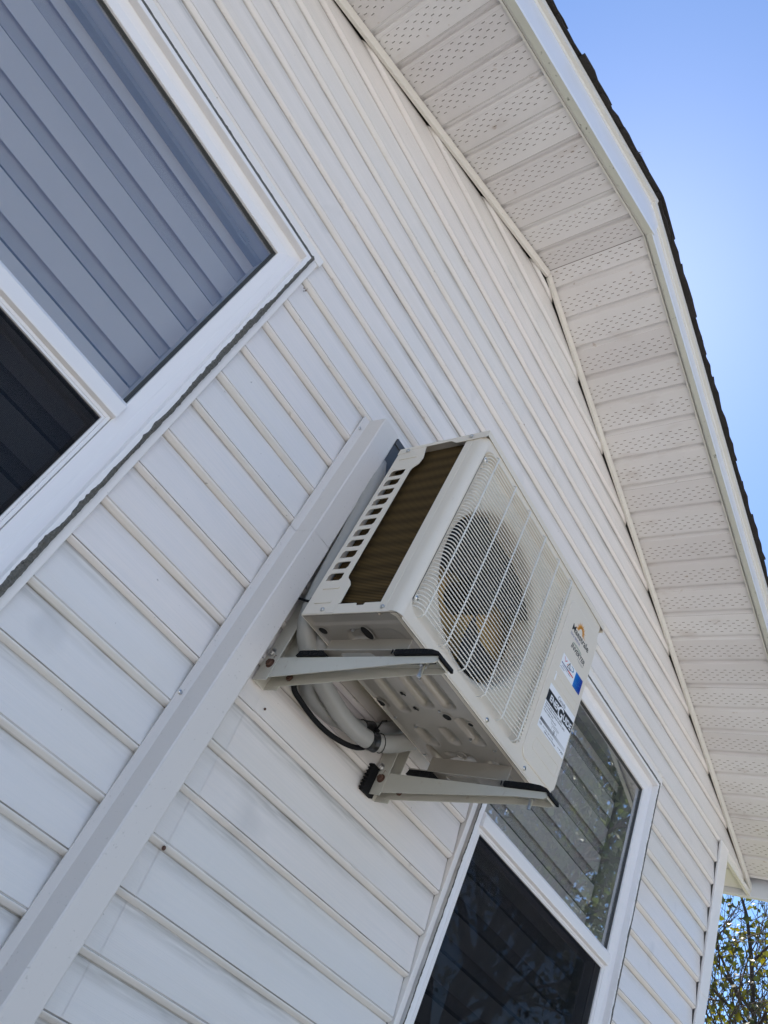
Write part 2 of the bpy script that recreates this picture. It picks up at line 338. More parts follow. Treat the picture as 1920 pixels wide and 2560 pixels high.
def circle(cx, cy, r, n=48): return [(cx + r * math.cos(2 * math.pi * i / n), cy + r * math.sin(2 * math.pi * i / n)) for i in range(n)]
def curve_mesh(cu):
    ob = bpy.data.objects.new('tmp', cu); COL.objects.link(ob); bpy.context.view_layer.update()
    me = bpy.data.meshes.new_from_object(ob.evaluated_get(bpy.context.evaluated_depsgraph_get()))
    vs = [v.co.copy() for v in me.vertices]; fs = [tuple(p.vertices) for p in me.polygons]
    bpy.data.objects.remove(ob); bpy.data.meshes.remove(me); bpy.data.curves.remove(cu)
    return vs, fs
def plate(outer, holes=(), thick=0.0, bevel=0.0):
    """flat plate with holes in XY, centred on z=0"""
    cu = bpy.data.curves.new('tmp', 'CURVE'); cu.dimensions = '2D'; cu.fill_mode = 'BOTH'; cu.extrude = max(0, thick / 2 - bevel)
    if bevel: cu.bevel_depth = bevel; cu.bevel_resolution = 1; cu.offset = -bevel
    for poly in [outer] + list(holes):
        sp = cu.splines.new('POLY'); sp.points.add(len(poly) - 1)
        for p, q in zip(sp.points, poly): p.co = (q[0], q[1], 0, 1)
        sp.use_cyclic_u = True
    return curve_mesh(cu)
def text_geo(body, size, extrude=0.0, align='LEFT', spacing=1.0, shear=0.0, bold=0.0):
    cu = bpy.data.curves.new('tmp', 'FONT'); cu.body = body; cu.size = size; cu.extrude = extrude; cu.align_x = align
    cu.space_character = spacing; cu.shear = shear; cu.offset = bold; cu.resolution_u = 3
    return curve_mesh(cu)
def link(me_or_none, name, parent=None, origin=(0, 0, 0), local=False):
    o = bpy.data.objects.new(name, me_or_none); COL.objects.link(o)
    z = 0 if local else ZC
    w = Vector((origin[0], origin[1], origin[2] + z))
    if parent is not None:
        o.parent = parent; po = ORG[parent.name]
        o.location = w - po
        ORG[o.name] = w
    else:
        o.location = w; ORG[o.name] = w
    return o
def obj(name, mb, m, parent=None, origin=(0, 0, 0), local=False, smooth=None, bevel=0.0, label=None, kind=None, recalc=True):
    me = bpy.data.meshes.new(name); O = Vector(origin)
    me.from_pydata([Vector(v) - O for v in mb.v], [], mb.f); me.validate()
    ms = m if isinstance(m, (list, tuple)) else [m]
    for x in ms: me.materials.append(x)
    if len(ms) > 1: me.polygons.foreach_set('material_index', mb.mi[:len(me.polygons)])
    if recalc and len(mb.f) > 1:
        bm = bmesh.new(); bm.from_mesh(me); bmesh.ops.recalc_face_normals(bm, faces=bm.faces); bm.to_mesh(me); bm.free()
    if smooth is not None:
        me.polygons.foreach_set('use_smooth', [True] * len(me.polygons))
        try: me.set_sharp_from_angle(angle=math.radians(smooth))
        except Exception: pass
    o = link(me, name, parent, origin, local)
    if bevel:
        b = o.modifiers.new('bevel', 'BEVEL'); b.width = bevel; b.segments = 2; b.limit_method = 'ANGLE'; b.angle_limit = math.radians(40)
    if label: o['label'] = label
    if kind: o['kind'] = kind
    return o
def again(src, parent, delta, name=None):
    """another copy of a part that shares its mesh"""
    o = src.copy(); COL.objects.link(o); o.parent = parent; o.location = src.location + Vector(delta); return o
def thing(name, label, cat, origin, group=None):
    o = link(None, name, None, origin); o.empty_display_size = 0.1
    o['label'] = label; o['category'] = cat
    if group: o['group'] = group
    return o
def tag(o, label, cat, group=None):
    o['label'] = label; o['category'] = cat
    if group: o['group'] = group
    return o
def to_front(vs, u, v, w, flip=False):
    """XY plate -> vertical plane facing -y (x->x, y->z, z->-y)"""
    return [(p[0] + u, v - p[2], p[1] + w) for p in vs]

# ================================================================== GROUND
g = MB(); g.add([(-600, -600, -ZC), (600, -600, -ZC), (600, 600, -ZC), (-600, 600, -ZC)], [(0, 1, 2, 3)])
obj('ground', g, M_GRASS, kind='structure')
g = MB(); g.prism([(-9, -2.3), (9, -2.3), (9, -0.02), (-9, -0.02)], 'z', -ZC + 0.004, -ZC + 0.02)
obj('dark_bed', g, M_SOIL, kind='structure')  # unseen strip, kept dark to cut bounce light under the unit
g = MB(); g.prism([(-22, -22.0), (22, -22.0), (22, -3.6), (-22, -3.6)], 'z', -ZC + 0.004, -ZC + 0.024)
obj('bounce_yard', g, M_GRAVEL, kind='structure')  # unseen ground, laid pale and wide to bounce sun onto wall and soffit

# ================================================================== HOUSE
APX, ZA = 1.037, 2.66                 # gable apex of the soffit plane
XL, XR = -1.434, 3.508                # wall corners
house = thing('house', 'house with white vinyl siding, gable soffit and dark shingle roof', 'house', (APX, 0, -ZC))
def roofz(x, dz=0.0): return ZA - abs(x - APX) / 3 + dz
# --- windows: outer rim rectangles
RIM = {'a': (-0.691, 0.3424, 0.113, 1.532), 'b': (1.740, 2.773, 0.113, 1.532)}
HOLES = [(r[0] - 0.0282, r[1] + 0.0276, r[2] - 0.022, r[3] + 0.034) for r in RIM.values()]
# --- siding panels: each a double-course plank with its own edges
PROF = [(-0.0048, -0.0020), (-0.0066, -0.0048), (-0.0061, -0.0062), (-0.0042, -0.0087), (-0.0020, -0.0115), (0.0004, -0.0142), (0.0022, -0.0155), (0.0038, -0.0152), (0.0044, -0.0112), (0.0058, -0.0112), (0.0068, -0.0146), (0.050, -0.0090), (0.0895, -0.0036),
        (0.0914, -0.0032), (0.0919, -0.0004), (0.0934, -0.0004), (0.0939, -0.0050), (0.0953, -0.0066), (0.0974, -0.0092), (0.0997, -0.0119), (0.1019, -0.0143), (0.1036, -0.0153), (0.1052, -0.0150), (0.1060, -0.0120), (0.1074, -0.0120), (0.1088, -0.0145), (0.151, -0.0090), (0.1925, -0.0034), (0.2050, -0.0020)]
LOCK0 = 1.1817
def prof_at(dz):
    for (a, ya), (b, yb) in zip(PROF, PROF[1:]):
        if min(a, b) <= dz <= max(a, b) and abs(b - a) > 1e-6: return ya + (yb - ya) * (dz - a) / (b - a)
    return PROF[-1][1]
def intervals(z, x0, x1):
    """x ranges of wall at height z between x0 and x1, clipped to the gable and cut by the windows"""
    half = (ZA - 0.0295 - z) * 3
    xmax = XR - 0.0125 if z < LOCK0 + 0.4564 else 3.93
    a, b = max(x0, APX - half, XL + 0.004), min(x1, APX + half, xmax)
    if b - a < 0.002: return []
    segs = [(a, b)]
    for hx0, hx1, hz0, hz1 in HOLES:
        if hz0 < z < hz1:
            ns = []
            for s0, s1 in segs:
                if hx1 <= s0 or hx0 >= s1: ns.append((s0, s1)); continue
                if hx0 > s0: ns.append((s0, hx0))
                if hx1 < s1: ns.append((hx1, s1))
            segs = ns
    return segs
# where one length of siding laps the next, per course counted from the lock at LOCK0 (0)
SEAMS = {4: [1.25], 3: [0.335], 2: [0.66, 2.45], 1: [], 0: [1.02], -1: [0.935], -2: [0.916], -3: [0.910], -4: [0.903], -5: [0.899], -6: [0.897], -7: [0.896], -8: [0.895], -9: [0.893], -10: [0.89], 5: [0.42], 6: [1.1]}
k = -12
n_pan = 0
for k in range(-12, 8):
    L0 = LOCK0 + 0.2032 * k
    cuts = [-9] + SEAMS.get(k, []) + [9]
    for ci in range(len(cuts) - 1):
        x0, x1 = cuts[ci], cuts[ci + 1] + (0.022 if ci < len(cuts) - 2 else 0)
        dy = -0.0008 if ci % 2 else 0.0
        # split the profile at window heads and sills and where box end starts
        zs = [p for p in PROF]
        breaks = sorted({h for H in HOLES for h in H[2:]} | {LOCK0 + 0.4064 + 0.050})
        rows = []
        for (a, ya), (b, yb) in zip(zs, zs[1:]):
            pts = [(a, ya)]
            for h in breaks:
                d = h - L0
                if min(a, b) < d < max(a, b): pts.append((d, ya + (yb - ya) * (d - a) / (b - a)))
            pts.append((b, yb)); rows += list(zip(pts, pts[1:]))
        groups = {}
        for (a, ya), (b, yb) in rows:
            za, zb = L0 + a, L0 + b; zm = (za + zb) / 2
            for si, (s0, s1) in enumerate(intervals(zm, x0, x1)):
                def clip(z, lo, hi):
                    half = (ZA - 0.0295 - z) * 3
                    return max(lo, APX - half), min(hi, APX + half)
                half = (ZA - 0.0295 - zm) * 3
                lo = s0 if s0 > APX - half + 1e-4 else -9; hi = s1 if s1 < APX + half - 1e-4 else 9
                a0, a1 = clip(za, lo, hi); b0, b1 = clip(zb, lo, hi)
                if a1 - a0 < 1e-4 and b1 - b0 < 1e-4: continue
                a1 = max(a1, a0); b1 = max(b1, b0)
                key = 0
                full = any(H[2] < L0 and H[3] > L0 + 0.2085 for H in HOLES)
                if full: key = sum(1 for H in HOLES if (s0 + s1) / 2 > H[1])
                mb = groups.setdefault(key, MB())
                # short lengths so that the long plank can waver a little
                mb.add([(a0, ya + dy, za), (a1, ya + dy, za), (b1, yb + dy, zb), (b0, yb + dy, zb)], [(0, 1, 2, 3)])
        jit = random.uniform(-0.0007, 0.0007)
        for key, mb in groups.items():
            mb.v = [(x, y, z + jit) for x, y, z in mb.v]
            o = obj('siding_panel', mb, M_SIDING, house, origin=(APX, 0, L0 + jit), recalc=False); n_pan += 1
            bm = bmesh.new(); bm.from_mesh(o.data); bmesh.ops.remove_doubles(bm, verts=bm.verts, dist=1e-5)
            for f in bm.faces: f.smooth = True
            bm.to_mesh(o.data); bm.free()
            o.data.set_sharp_from_angle(angle=math.radians(50))
# --- sheathing behind the siding, with window openings; side and back walls; foundation
def wall_sheet(y0, y1, xs, holes, zb, mater, name):
    mb = MB(); edges = sorted({xs[0], xs[1], APX} | {h[0] for h in holes} | {h[1] for h in holes})
    for a, b in zip(edges, edges[1:]):
        m_ = (a + b) / 2; segs = [(zb, None)]
        for h in holes:
            if h[0] < m_ < h[1]: segs = [(zb, h[2]), (h[3], None)]
        for z0, z1 in segs:
            ta = roofz(a, 0.02) if z1 is None else z1; tb = roofz(b, 0.02) if z1 is None else z1
            mb.prism([(a, z0), (b, z0), (b, tb), (a, ta)], 'y', y0, y1)
    return obj(name, mb, mater, house)
WH = [(r[0] + 0.03, r[1] - 0.03, r[2] + 0.03, r[3] - 0.03) for r in RIM.values()]
wall_sheet(0.004, 0.13, (XL, XR), WH, -1.30, M_DARK, 'wall')
mb = MB(); mb.box(XR - 0.1, XR + 0.06, 0.135, 8.0, -1.3, 1.845); mb.box(XL - 0.06, XL + 0.1, 0.135, 8.0, -1.3, 1.845); mb.box(XL, XR, 7.9, 8.0, -1.3, 1.8)
obj('side_wall', mb, M_TRIM, house)
mb = MB(); mb.box(XL - 0.02, XR + 0.02, -0.0, 8.0, -ZC - 0.2, -1.302); obj('foundation', mb, M_CONC, house)
mb = MB(); mb.box(XL + 0.11, XR - 0.11, 2.6, 2.7, -1.29, 1.8); mb.box(XL + 0.11, XR - 0.11, 0.135, 7.89, -1.298, -1.25); mb.box(XL + 0.11, XR - 0.11, 0.135, 2.59, 1.75, 1.8)
obj('interior_wall', mb, M_ROOM, house)
# --- corner post in two lengths, lapped
for (za, zb, dx) in ((1.045, 1.690, 0.0), (-1.30, 1.060, 0.0015)):
    mb = MB()
    x0, x1, yf = XR - 0.010 + dx, XR + 0.088 - dx, -0.022 + dx * 0.8
    mb.prism([(x0, -0.012), (x0, yf + 0.002), (x0 + 0.002, yf), (x1 - 0.003, yf), (x1, yf + 0.003), (x1, 0.09), (x1 - 0.03, 0.09), (x1 - 0.03, -0.012)], 'z', za, zb)
    obj('corner_post', mb, M_TRIM, house)
# --- eave box end: starter trim, eave soffit planks and gutter board on the right
mb = MB(); mb.prism([(3.585, 1.640), (3.945, 1.640), (3.945, 1.664), (3.585, 1.664)], 'y', -0.024, -0.010); obj('box_end_trim', mb, M_TRIM2, house)
for i in range(7):
    mb = MB(); y0 = 0.0 + i * 0.30
    mb.prism([(3.60, 1.665), (3.60 + 0.115, 1.665), (3.60 + 0.118, 1.671), (3.60 + 0.126, 1.671), (3.60 + 0.129, 1.665), (3.92, 1.665), (3.92, 1.669), (3.60, 1.675)], 'y', y0 - 0.008, y0 + 0.29)
    obj('eave_soffit_panel', mb, M_SOFFIT, house)
mb = MB(); mb.box(3.925, 3.950, -0.44, 8.0, 1.636, 1.76); obj('eave_fascia', mb, M_FASCIA, house, bevel=0.002)
mb = MB(); mb.box(XL - 0.42, XL - 0.395, -0.44, 8.0, 1.636, 1.76); obj('eave_fascia', mb, M_FASCIA, house, bevel=0.002)
# --- gable trim where wall meets soffit
def rake(name, side, off0, off1, y0, y1, xa, xb, mater, c=None, **kw):
    """bar along one rake; off0/off1 are heights above the soffit plane"""
    base = (lambda x: roofz(x)) if c is None else (lambda x: c + side * x / 3)
    mb = MB(); mb.prism([(xa, base(xa) + off0), (xb, base(xb) + off0), (xb, base(xb) + off1), (xa, base(xa) + off1)], 'y', y0, y1)
    return obj(name, mb, mater, house, **kw)
cuts = [(-1.87, -0.62), (-0.62, APX + 0.004)]
for xa, xb in cuts: rake('gable_trim', 1, -0.038, -0.003, -0.0285, -0.0165, xa, xb, M_TRIM2, bevel=0.0015)
for xa, xb in [(APX + 0.007, 2.6), (2.603, 3.952)]: rake('gable_trim', -1, -0.038, -0.003, -0.0275, -0.0160, xa, xb, M_TRIM2, bevel=0.0015)
# --- soffit planks with real lanced vent slots
def soffit_panel(side, x0, wid):
    """one plank between grooves, running out from the wall (x0 = its lower-x edge)"""
    mb = MB(); ya, yb = -0.0200, -0.401
    slope = 1 / 3 * side; zb = roofz(x0 + wid / 2) - slope * (x0 + wid / 2) + random.uniform(-0.0008, 0.0006)
    P = lambda x, y, up: (x, y, zb + slope * x + up)
    cols = [(0.037 if side > 0 else 0.0292) + 0.0119 * j for j in range(5)]
    G = [(0, 0.0), (0.0015, 0.0012), (0.0055, 0.0085), (0.0085, 0.0100), (0.0150, 0.0100), (0.0200, 0.0012), (0.0215, 0.0)] if side > 0 else \
        [(0, 0.0), (wid - 0.0215, 0.0), (wid - 0.0200, 0.0012), (wid - 0.0150, 0.0100), (wid - 0.0085, 0.0100), (wid - 0.0055, 0.0085), (wid - 0.0015, 0.0012), (wid - 0.0, 0.0)]
    sw = 0.0010
    if side > 0: xs = G + [(0.030, 0.0), (0.0312, 0.0009)]; flat_up = 0.0009
    else: xs = [(0, 0.0)]; flat_up = 0.0
    def strip(xa, ua, xb, ub): mb.add([P(x0 + xa, ya, ua), P(x0 + xb, ya, ub), P(x0 + xb, yb, ub), P(x0 + xa, yb, ua)], [(0, 1, 2, 3)])
    for (xa, ua), (xb, ub) in zip(xs, xs[1:]): strip(xa, ua, xb, ub)
    last = xs[-1][0]
    for j, cx in enumerate(cols):
        strip(last, flat_up, cx - sw, flat_up)
        y = ya; k0 = 0.0275 if j % 2 == 0 else 0.046
        ys = [ya]; yy = -k0
        while yy > yb + 0.014:
            ys += [yy + 0.0056, yy - 0.0056]; yy -= 0.0368
        ys.append(yb)
        for i in range(0, len(ys), 2):
            mb.add([P(x0 + cx - sw, ys[i], flat_up), P(x0 + cx + sw, ys[i], flat_up), P(x0 + cx + sw, ys[i + 1], flat_up), P(x0 + cx - sw, ys[i + 1], flat_up)], [(0, 1, 2, 3)])
        for i in range(1, len(ys) - 1, 2):      # lanced lip bent up at each slot
            mb.add([P(x0 + cx - sw, ys[i], flat_up), P(x0 + cx - sw, ys[i + 1], flat_up), P(x0 + cx + sw * 0.2, ys[i + 1], flat_up + 0.004), P(x0 + cx + sw * 0.2, ys[i], flat_up + 0.004)], [(0, 1, 2, 3)])
        last = cx + sw
    if side > 0: strip(last, flat_up, wid - 0.0003, flat_up)
    else:
        strip(last, 0, wid - 0.030, 0); strip(wid - 0.030, 0, wid - 0.0215, 0.0009)
        for (xa, ua), (xb, ub) in zip(G[1:], G[2:]): strip(xa, ua + 0.0004, xb, ub)
    return obj('soffit_panel', mb, M_SOFFIT, house, origin=(x0, 0, roofz(x0)))
for i in range(25):
    a = 0.9305 - 0.1146 * i
    wid = (APX - 0.0008 - a) if i == 0 else 0.1146
    soffit_panel(+1, a, wid)
for i in range(25):
    b = 1.1215 + 0.1150 * i
    a = APX + 0.0008 if i == 0 else b - 0.1150
    if i == 0:
        a = b - 0.1150
    p_ = soffit_panel(-1, a, 0.1150)
    if i == 0:                                   # first plank is cut at the ridge line
        bm = bmesh.new(); bm.from_mesh(p_.data)
        bmesh.ops.bisect_plane(bm, geom=bm.verts[:] + bm.edges[:] + bm.faces[:], plane_co=(APX + 0.0008 - a, 0, 0), plane_no=(1, 0, 0), clear_inner=True)
        bm.to_mesh(p_.data); bm.free()
# --- fascia: channel, algae-stained return and face, drip edge
CL, CR = 2.3143, 3.0057
XE = 3.952
for side, c0, xa, xb in ((1, CL, -1.88, APX + 0.012), (-1, CR, APX - 0.002, XE)):
    e = 0.0 if side > 0 else 0.0012
    cb, ct = (2.2990, 2.4260) if side > 0 else (2.9862, 3.0640)
    fx = xb if side > 0 else xb
    rake('fascia_channel', side, -0.0065, 0.004, -0.4085, -0.4030, xa, xb, M_TRIM2, c=c0)
    rake('fascia_channel', side, -0.0065, 0.004, -0.4008, -0.394, xa, xb, M_TRIM2, c=c0)
    mb = MB()
    B = lambda x, c: c + side * x / 3
    xj = 1.031 if side > 0 else 1.022
    if side > 0: A_, Z_ = xa, xj + 0.012
    else: A_, Z_ = xj, xb
    ov = -0.0045 if side > 0 else 0.0
    # underside return
    mb.cur = 1
    mb.add([(A_, -0.4106, B(A_, cb) + 0.003), (Z_, -0.4106, B(Z_, cb) + 0.003), (Z_, -0.430 + ov, B(Z_, cb)), (A_, -0.430 + ov, B(A_, cb))], [(0, 1, 2, 3)])
    mb.cur = 0
    nseg = 40; xs = np.linspace(A_, Z_, nseg)
    for x0, x1 in zip(xs, xs[1:]):
        mb.add([(x0, -0.430 + ov, B(x0, cb)), (x1, -0.430 + ov, B(x1, cb)), (x1, -0.4315 + ov, B(x1, cb) + 0.01), (x0, -0.4315 + ov, B(x0, cb) + 0.01)], [(0, 1, 2, 3)])
        mb.add([(x0, -0.4315 + ov, B(x0, cb) + 0.01), (x1, -0.4315 + ov, B(x1, cb) + 0.01), (x1, -0.4285 + ov, B(x1, ct)), (x0, -0.4285 + ov, B(x0, ct))], [(0, 1, 2, 3)])
    if side > 0: mb.add([(Z_, -0.4112, B(Z_, cb) + 0.003), (Z_, -0.430 + ov, B(Z_, cb)), (Z_, -0.4315 + ov, B(Z_, cb) + 0.01), (Z_, -0.4285 + ov, B(Z_, ct)), (Z_, -0.4255, B(Z_, ct)), (Z_, -0.4255, B(Z_, cb) + 0.01)], [(0, 1, 2, 3, 4, 5)])
    obj('fascia', mb, [M_FASCIA, M_FASCIA_B], house)
    A2, Z2 = (xa, 0.985) if side > 0 else (0.970, xb)
    mb = MB(); dd = -0.001 if side > 0 else 0
    prof = [(-0.4275, -0.010), (-0.4335 + dd, -0.009), (-0.4335 + dd, 0.006), (-0.4450 + dd, 0.008), (-0.4450 + dd, 0.0290), (-0.4275, 0.030)]
    ctd = ct
    mb.add([(A2, y, B(A2, ctd) + h) for y, h in prof] + [(Z2, y, B(Z2, ctd) + h) for y, h in prof],
           [(i, i + 1, 6 + i + 1, 6 + i) for i in range(5)] + [tuple(range(6)), tuple(range(6, 12))])
    obj('drip_edge', mb, M_DRIP, house)
    # roof sheathing and shingle courses
    top = ct + 0.0305
    mb = MB(); Ar, Zr = (-1.90, 0.985) if side > 0 else (0.985, 3.972)
    mb.prism([(Ar, B(Ar, top) - 0.016), (Zr, B(Zr, top) - 0.016), (Zr, B(Zr, top)), (Ar, B(Ar, top))], 'y', -0.4265, 8.2); obj('roof_sheathing', mb, M_DECKING, house)
    nc = 22
    for i in range(nc):
        ex = 0.1365
        s_lo = (-1.915 + i * ex) if side > 0 else (3.985 - i * ex)
        s_hi = s_lo + side * (ex + 0.05)
        if side > 0: s_hi = min(s_hi, 0.985)
        else: s_hi = max(s_hi, 0.985)
        mb = MB(); ya = -0.4585 + random.uniform(-0.006, 0.005)
        ysg = [ya] + list(np.cumsum([random.uniform(0.25, 0.4) for _ in range(4)]) + ya) + [8.22]
        for y0, y1 in zip(ysg, ysg[1:]):
            tb = 0.0075 + random.uniform(-0.001, 0.0025)
            n6 = 5 if y0 == ya else 2
            yy = np.linspace(y0, y1 - 0.002, n6)
            xsL = [s_lo + side * random.uniform(-0.004, 0.006) for _ in yy]
            dyL = [0.0] * n6
            if y0 == ya:
                pass
            # butt-thick wedge; the rake end is cut raggedly along its length
            m_ = 6; xs_ = [s_lo + (s_hi - s_lo) * q / m_ for q in range(m_ + 1)]
            rag = [random.uniform(-0.004, 0.003) if y0 == ya else 0 for _ in xs_]
            lowz = [B(x, top) + 0.0006 + 0.0075 * q / m_ for q, x in enumerate(xs_)]
            higz = [lz + tb * (1 - 0.72 * q / m_) + random.uniform(-0.0006, 0.001) for q, lz in enumerate(lowz)]
            vs = []
            for x, lz, hz, rg in zip(xs_, lowz, higz, rag):
                vs += [(x, y0 + rg, lz), (x, y0 + rg, hz), (x, y1 - 0.002, hz), (x, y1 - 0.002, lz)]
            fs = [(q * 4 + a, q * 4 + (a + 1) % 4, (q + 1) * 4 + (a + 1) % 4, (q + 1) * 4 + a) for q in range(m_) for a in range(4)] + [(0, 1, 2, 3), (m_ * 4, m_ * 4 + 1, m_ * 4 + 2, m_ * 4 + 3)]
            mb.add(vs, fs)
        obj('shingle_course', mb, M_SHINGLE, house)
for i in range(24):
    y0 = -0.461 + i * 0.17; mb = MB(); zt = 2.426 + 0.985 / 3 + 0.062
    zr = 3.064 - 0.985 / 3 + 0.062
    zt = (zt + zr) / 2
    z0 = zt - 0.010; lift = 0.003
    prof = [(0.985 - 0.14, z0 - 0.050), (0.985 - 0.02, z0 - 0.004), (0.985, z0), (0.985 + 0.02, z0 - 0.004), (0.985 + 0.14, z0 - 0.050)]
    vs = []
    for (y, l) in ((y0, lift), (y0 + 0.30, 0.0)):
        for (x, z) in prof: vs += [(x, y, z + l), (x, y, z + l - 0.008)]
    n_ = len(prof)
    fs = [(2 * i_, 2 * i_ + 2, 2 * n_ + 2 * i_ + 2, 2 * n_ + 2 * i_) for i_ in range(n_ - 1)] + [(2 * i_ + 1, 2 * i_ + 3, 2 * n_ + 2 * i_ + 3, 2 * n_ + 2 * i_ + 1) for i_ in range(n_ - 1)] + [(2 * i_, 2 * i_ + 2, 2 * i_ + 3, 2 * i_ + 1) for i_ in range(n_ - 1)] + [(0, 1, 2 * n_ + 1, 2 * n_), (2 * n_ - 2, 2 * n_ - 1, 4 * n_ - 1, 4 * n_ - 2)]
    mb.add(vs, fs); obj('ridge_cap', mb, M_SHINGLE, house)
# attic floor keeps the gable dark behind the vent slots
mb = MB(); mb.box(XL + 0.12, XR - 0.12, 0.14, 7.88, 1.805, 1.84); obj('attic_floor', mb, M_DARK, house)

# --- windows
def ragged(mb, p0, p1, wid, along, y, seed, lo=0.35, hi=1.0):
    """lumpy strip of old sealant: along 'z' or 'x'"""
    r = random.Random(seed); n = max(8, int(abs(p1 - p0) / 0.006)); L_ = []
    a, b = 0.5, 0.5
    vs = []
    for i in range(n + 1):
        t = p0 + (p1 - p0) * i / n
        a += r.uniform(-0.16, 0.16) + (0.55 - a) * 0.06; b += r.uniform(-0.10, 0.10) + (0.6 - b) * 0.08
        a = min(max(a, lo * 0.3), hi); b = min(max(b, 0.25), hi)
        c0, c1 = wid[0] - 0.0085 * max(0, a * 1.3 - 0.25) * r.uniform(0.8, 1.15), wid[1] + 0.004 * b * r.uniform(0.6, 1.3)
        for q, dy in ((c0, 0.0006), (c0 + (c1 - c0) * 0.3, -0.0018 + r.uniform(-0.0008, 0.0008)), (c0 + (c1 - c0) * 0.7, 0.0006 + r.uniform(-0.0008, 0.0008)), (c1, 0.001)):
            vs.append((q, y + dy, t) if along == 'z' else (t, y + dy, q))
    mb.add(vs, [(i * 4 + j, i * 4 + j + 1, i * 4 + j + 5, i * 4 + j + 4) for i in range(n) for j in range(3)])
def build_window(rim, seed):
    x0, x1, z0, z1 = rim
    mb = MB(); mb.rect_loft(x0, x1, z0, z1, [(0.0, -0.008), (0.0, -0.0292), (0.0008, -0.030), (0.0112, -0.030), (0.012, -0.0292), (0.0124, -0.0085), (0.014, -0.0080), (0.034, -0.0062), (0.037, -0.0045), (0.060, -0.0008), (0.061, 0.0005), (0.0615, 0.030)])
    win = obj('window', mb, M_PVC, house)
    a0, a1, b0, b1 = x0 + 0.061, x1 - 0.061, z0 + 0.061, z1 - 0.061
    mb = MB(); mb.rect_loft(a0 + 0.0005, a1 - 0.0005, 0.8535, b1 - 0.0005, [(0, 0.006), (0.003, 0.007), (0.0032, 0.0095), (0.0045, 0.0095), (0.006, 0.0118), (0.008, 0.0122)])
    obj('gasket', mb, M_GASKET, win)
    mb = MB(); mb.box(a0 + 0.0006, a1 - 0.0006, 0.0122, 0.0132, 0.840, b1 - 0.0006); mb.v = mb.v; obj('glass_pane', MB().add([(a0, 0.0128, 0.84), (a1, 0.0128, 0.84), (a1, 0.0128, b1), (a0, 0.0128, b1)], [(0, 1, 2, 3)]), M_GLASS, win)
    mb = MB(); mb.prism([(-0.0005, 0.809), (-0.0105, 0.8105), (-0.0115, 0.813), (-0.0115, 0.843), (-0.009, 0.8465), (-0.004, 0.8528), (0.006, 0.8535), (0.03, 0.8535), (0.03, 0.809)], 'x', a0 - 0.0015, a1 + 0.0015)
    obj('meeting_rail', mb, M_PVC, win)
    # lower screen in its slim frame, glass of the lower sash behind it
    mb = MB(); mb.rect_loft(a0 + 0.0008, a1 - 0.0008, b0 + 0.0008, 0.8088, [(0.0, 0.004), (0.002, 0.0005), (0.0085, 0.0005), (0.0095, 0.003), (0.0105, 0.001), (0.015, 0.001), (0.0155, 0.008)])
    obj('screen_frame', mb, M_PVC, win)
    obj('insect_screen', MB().add([(a0 + 0.014, 0.006, b0 + 0.014), (a1 - 0.014, 0.006, b0 + 0.014), (a1 - 0.014, 0.006, 0.795), (a0 + 0.014, 0.006, 0.795)], [(0, 1, 2, 3)]), M_SCREEN, win)
    obj('glass_pane', MB().add([(a0, 0.034, b0), (a1, 0.034, b0), (a1, 0.034, 0.83), (a0, 0.034, 0.83)], [(0, 1, 2, 3)]), M_GLASS, win)
    mb = MB(); mb.rect_loft(a0 - 0.004, a1 + 0.004, b0 - 0.004, b1 + 0.004, [(0, 0.031), (0.0035, 0.0315), (0.0035, 0.14)]); obj('jamb_liner', mb, M_PVC, win)
    # J-trim round the opening, in four lengths
    j0, j1, gh = 0.0055, 0.0265, 0.0135
    for nm, args in (('head', (x0 - 0.030, x1 + j1 + 0.006, -0.0225, -0.004, z1 + gh, z1 + gh + 0.027)), ('jr', (x1 + j0, x1 + j1, -0.0215, -0.004, z0 - 0.026, z1 + gh - 0.0015)), ('jl', (x0 - j1, x0 - j0, -0.0215, -0.004, z0 - 0.026, z1 + gh - 0.0015)), ('sill', (x0 - 0.030, x1 + 0.030, -0.0225, -0.004, z0 - 0.050, z0 - 0.0275))):
        mb = MB(); mb.box(*args); obj('trim_strip', mb, M_TRIM, win, bevel=0.0012)
    mb = MB(); mb.box(x0 - j0 - 0.001, x0 + 0.002, -0.012, -0.005, z0 - 0.02, z1 + gh); mb.box(x1 - 0.002, x1 + j0 + 0.001, -0.012, -0.005, z0 - 0.02, z1 + gh); mb.box(x0, x1, -0.012, -0.005, z1 - 0.002, z1 + gh + 0.001)
    obj('gap_backer', mb, M_DARK, win)
    mb = MB()
    ragged(mb, z0, z1 + 0.008, (x1 + 0.0005, x1 + j0 + 0.0005), 'z', -0.0303, seed)
    ragged(mb, x0, x1 + 0.006, (z1 + 0.004, z1 + gh), 'x', -0.0240, seed + 1)
    ragged(mb, z0, z1, (x0 - j0 + 0.002, x0 + 0.0005), 'z', -0.0303, seed + 2, 0.1, 0.45)
    obj('caulk_bead', mb, M_CAULK, win)
    return win
win_a = build_window(RIM['a'], 11); win_a['label'] = 'window above left, white frame with heavy cracked grey caulk'
win_b = build_window(RIM['b'], 42); win_b['label'] = 'window behind the air conditioner reflecting a tree'

# --- small stains and fixings that belong to the wall
mb = MB(); mb.lathe([(0.0045, 0), (0.0045, 0.0018), (0.003, 0.003), (0.0, 0.003)], 10, (0.8966, -0.0150, 0.262), 'y'); obj('rusty_screw', mb, M_RUST, house)
mb = MB(); mb.lathe([(0.003, 0), (0.003, 0.0015), (0.0, 0.002)], 8, (0.935, -0.0150, 0.598), 'y'); obj('rusty_screw', mb, M_RUST, house)

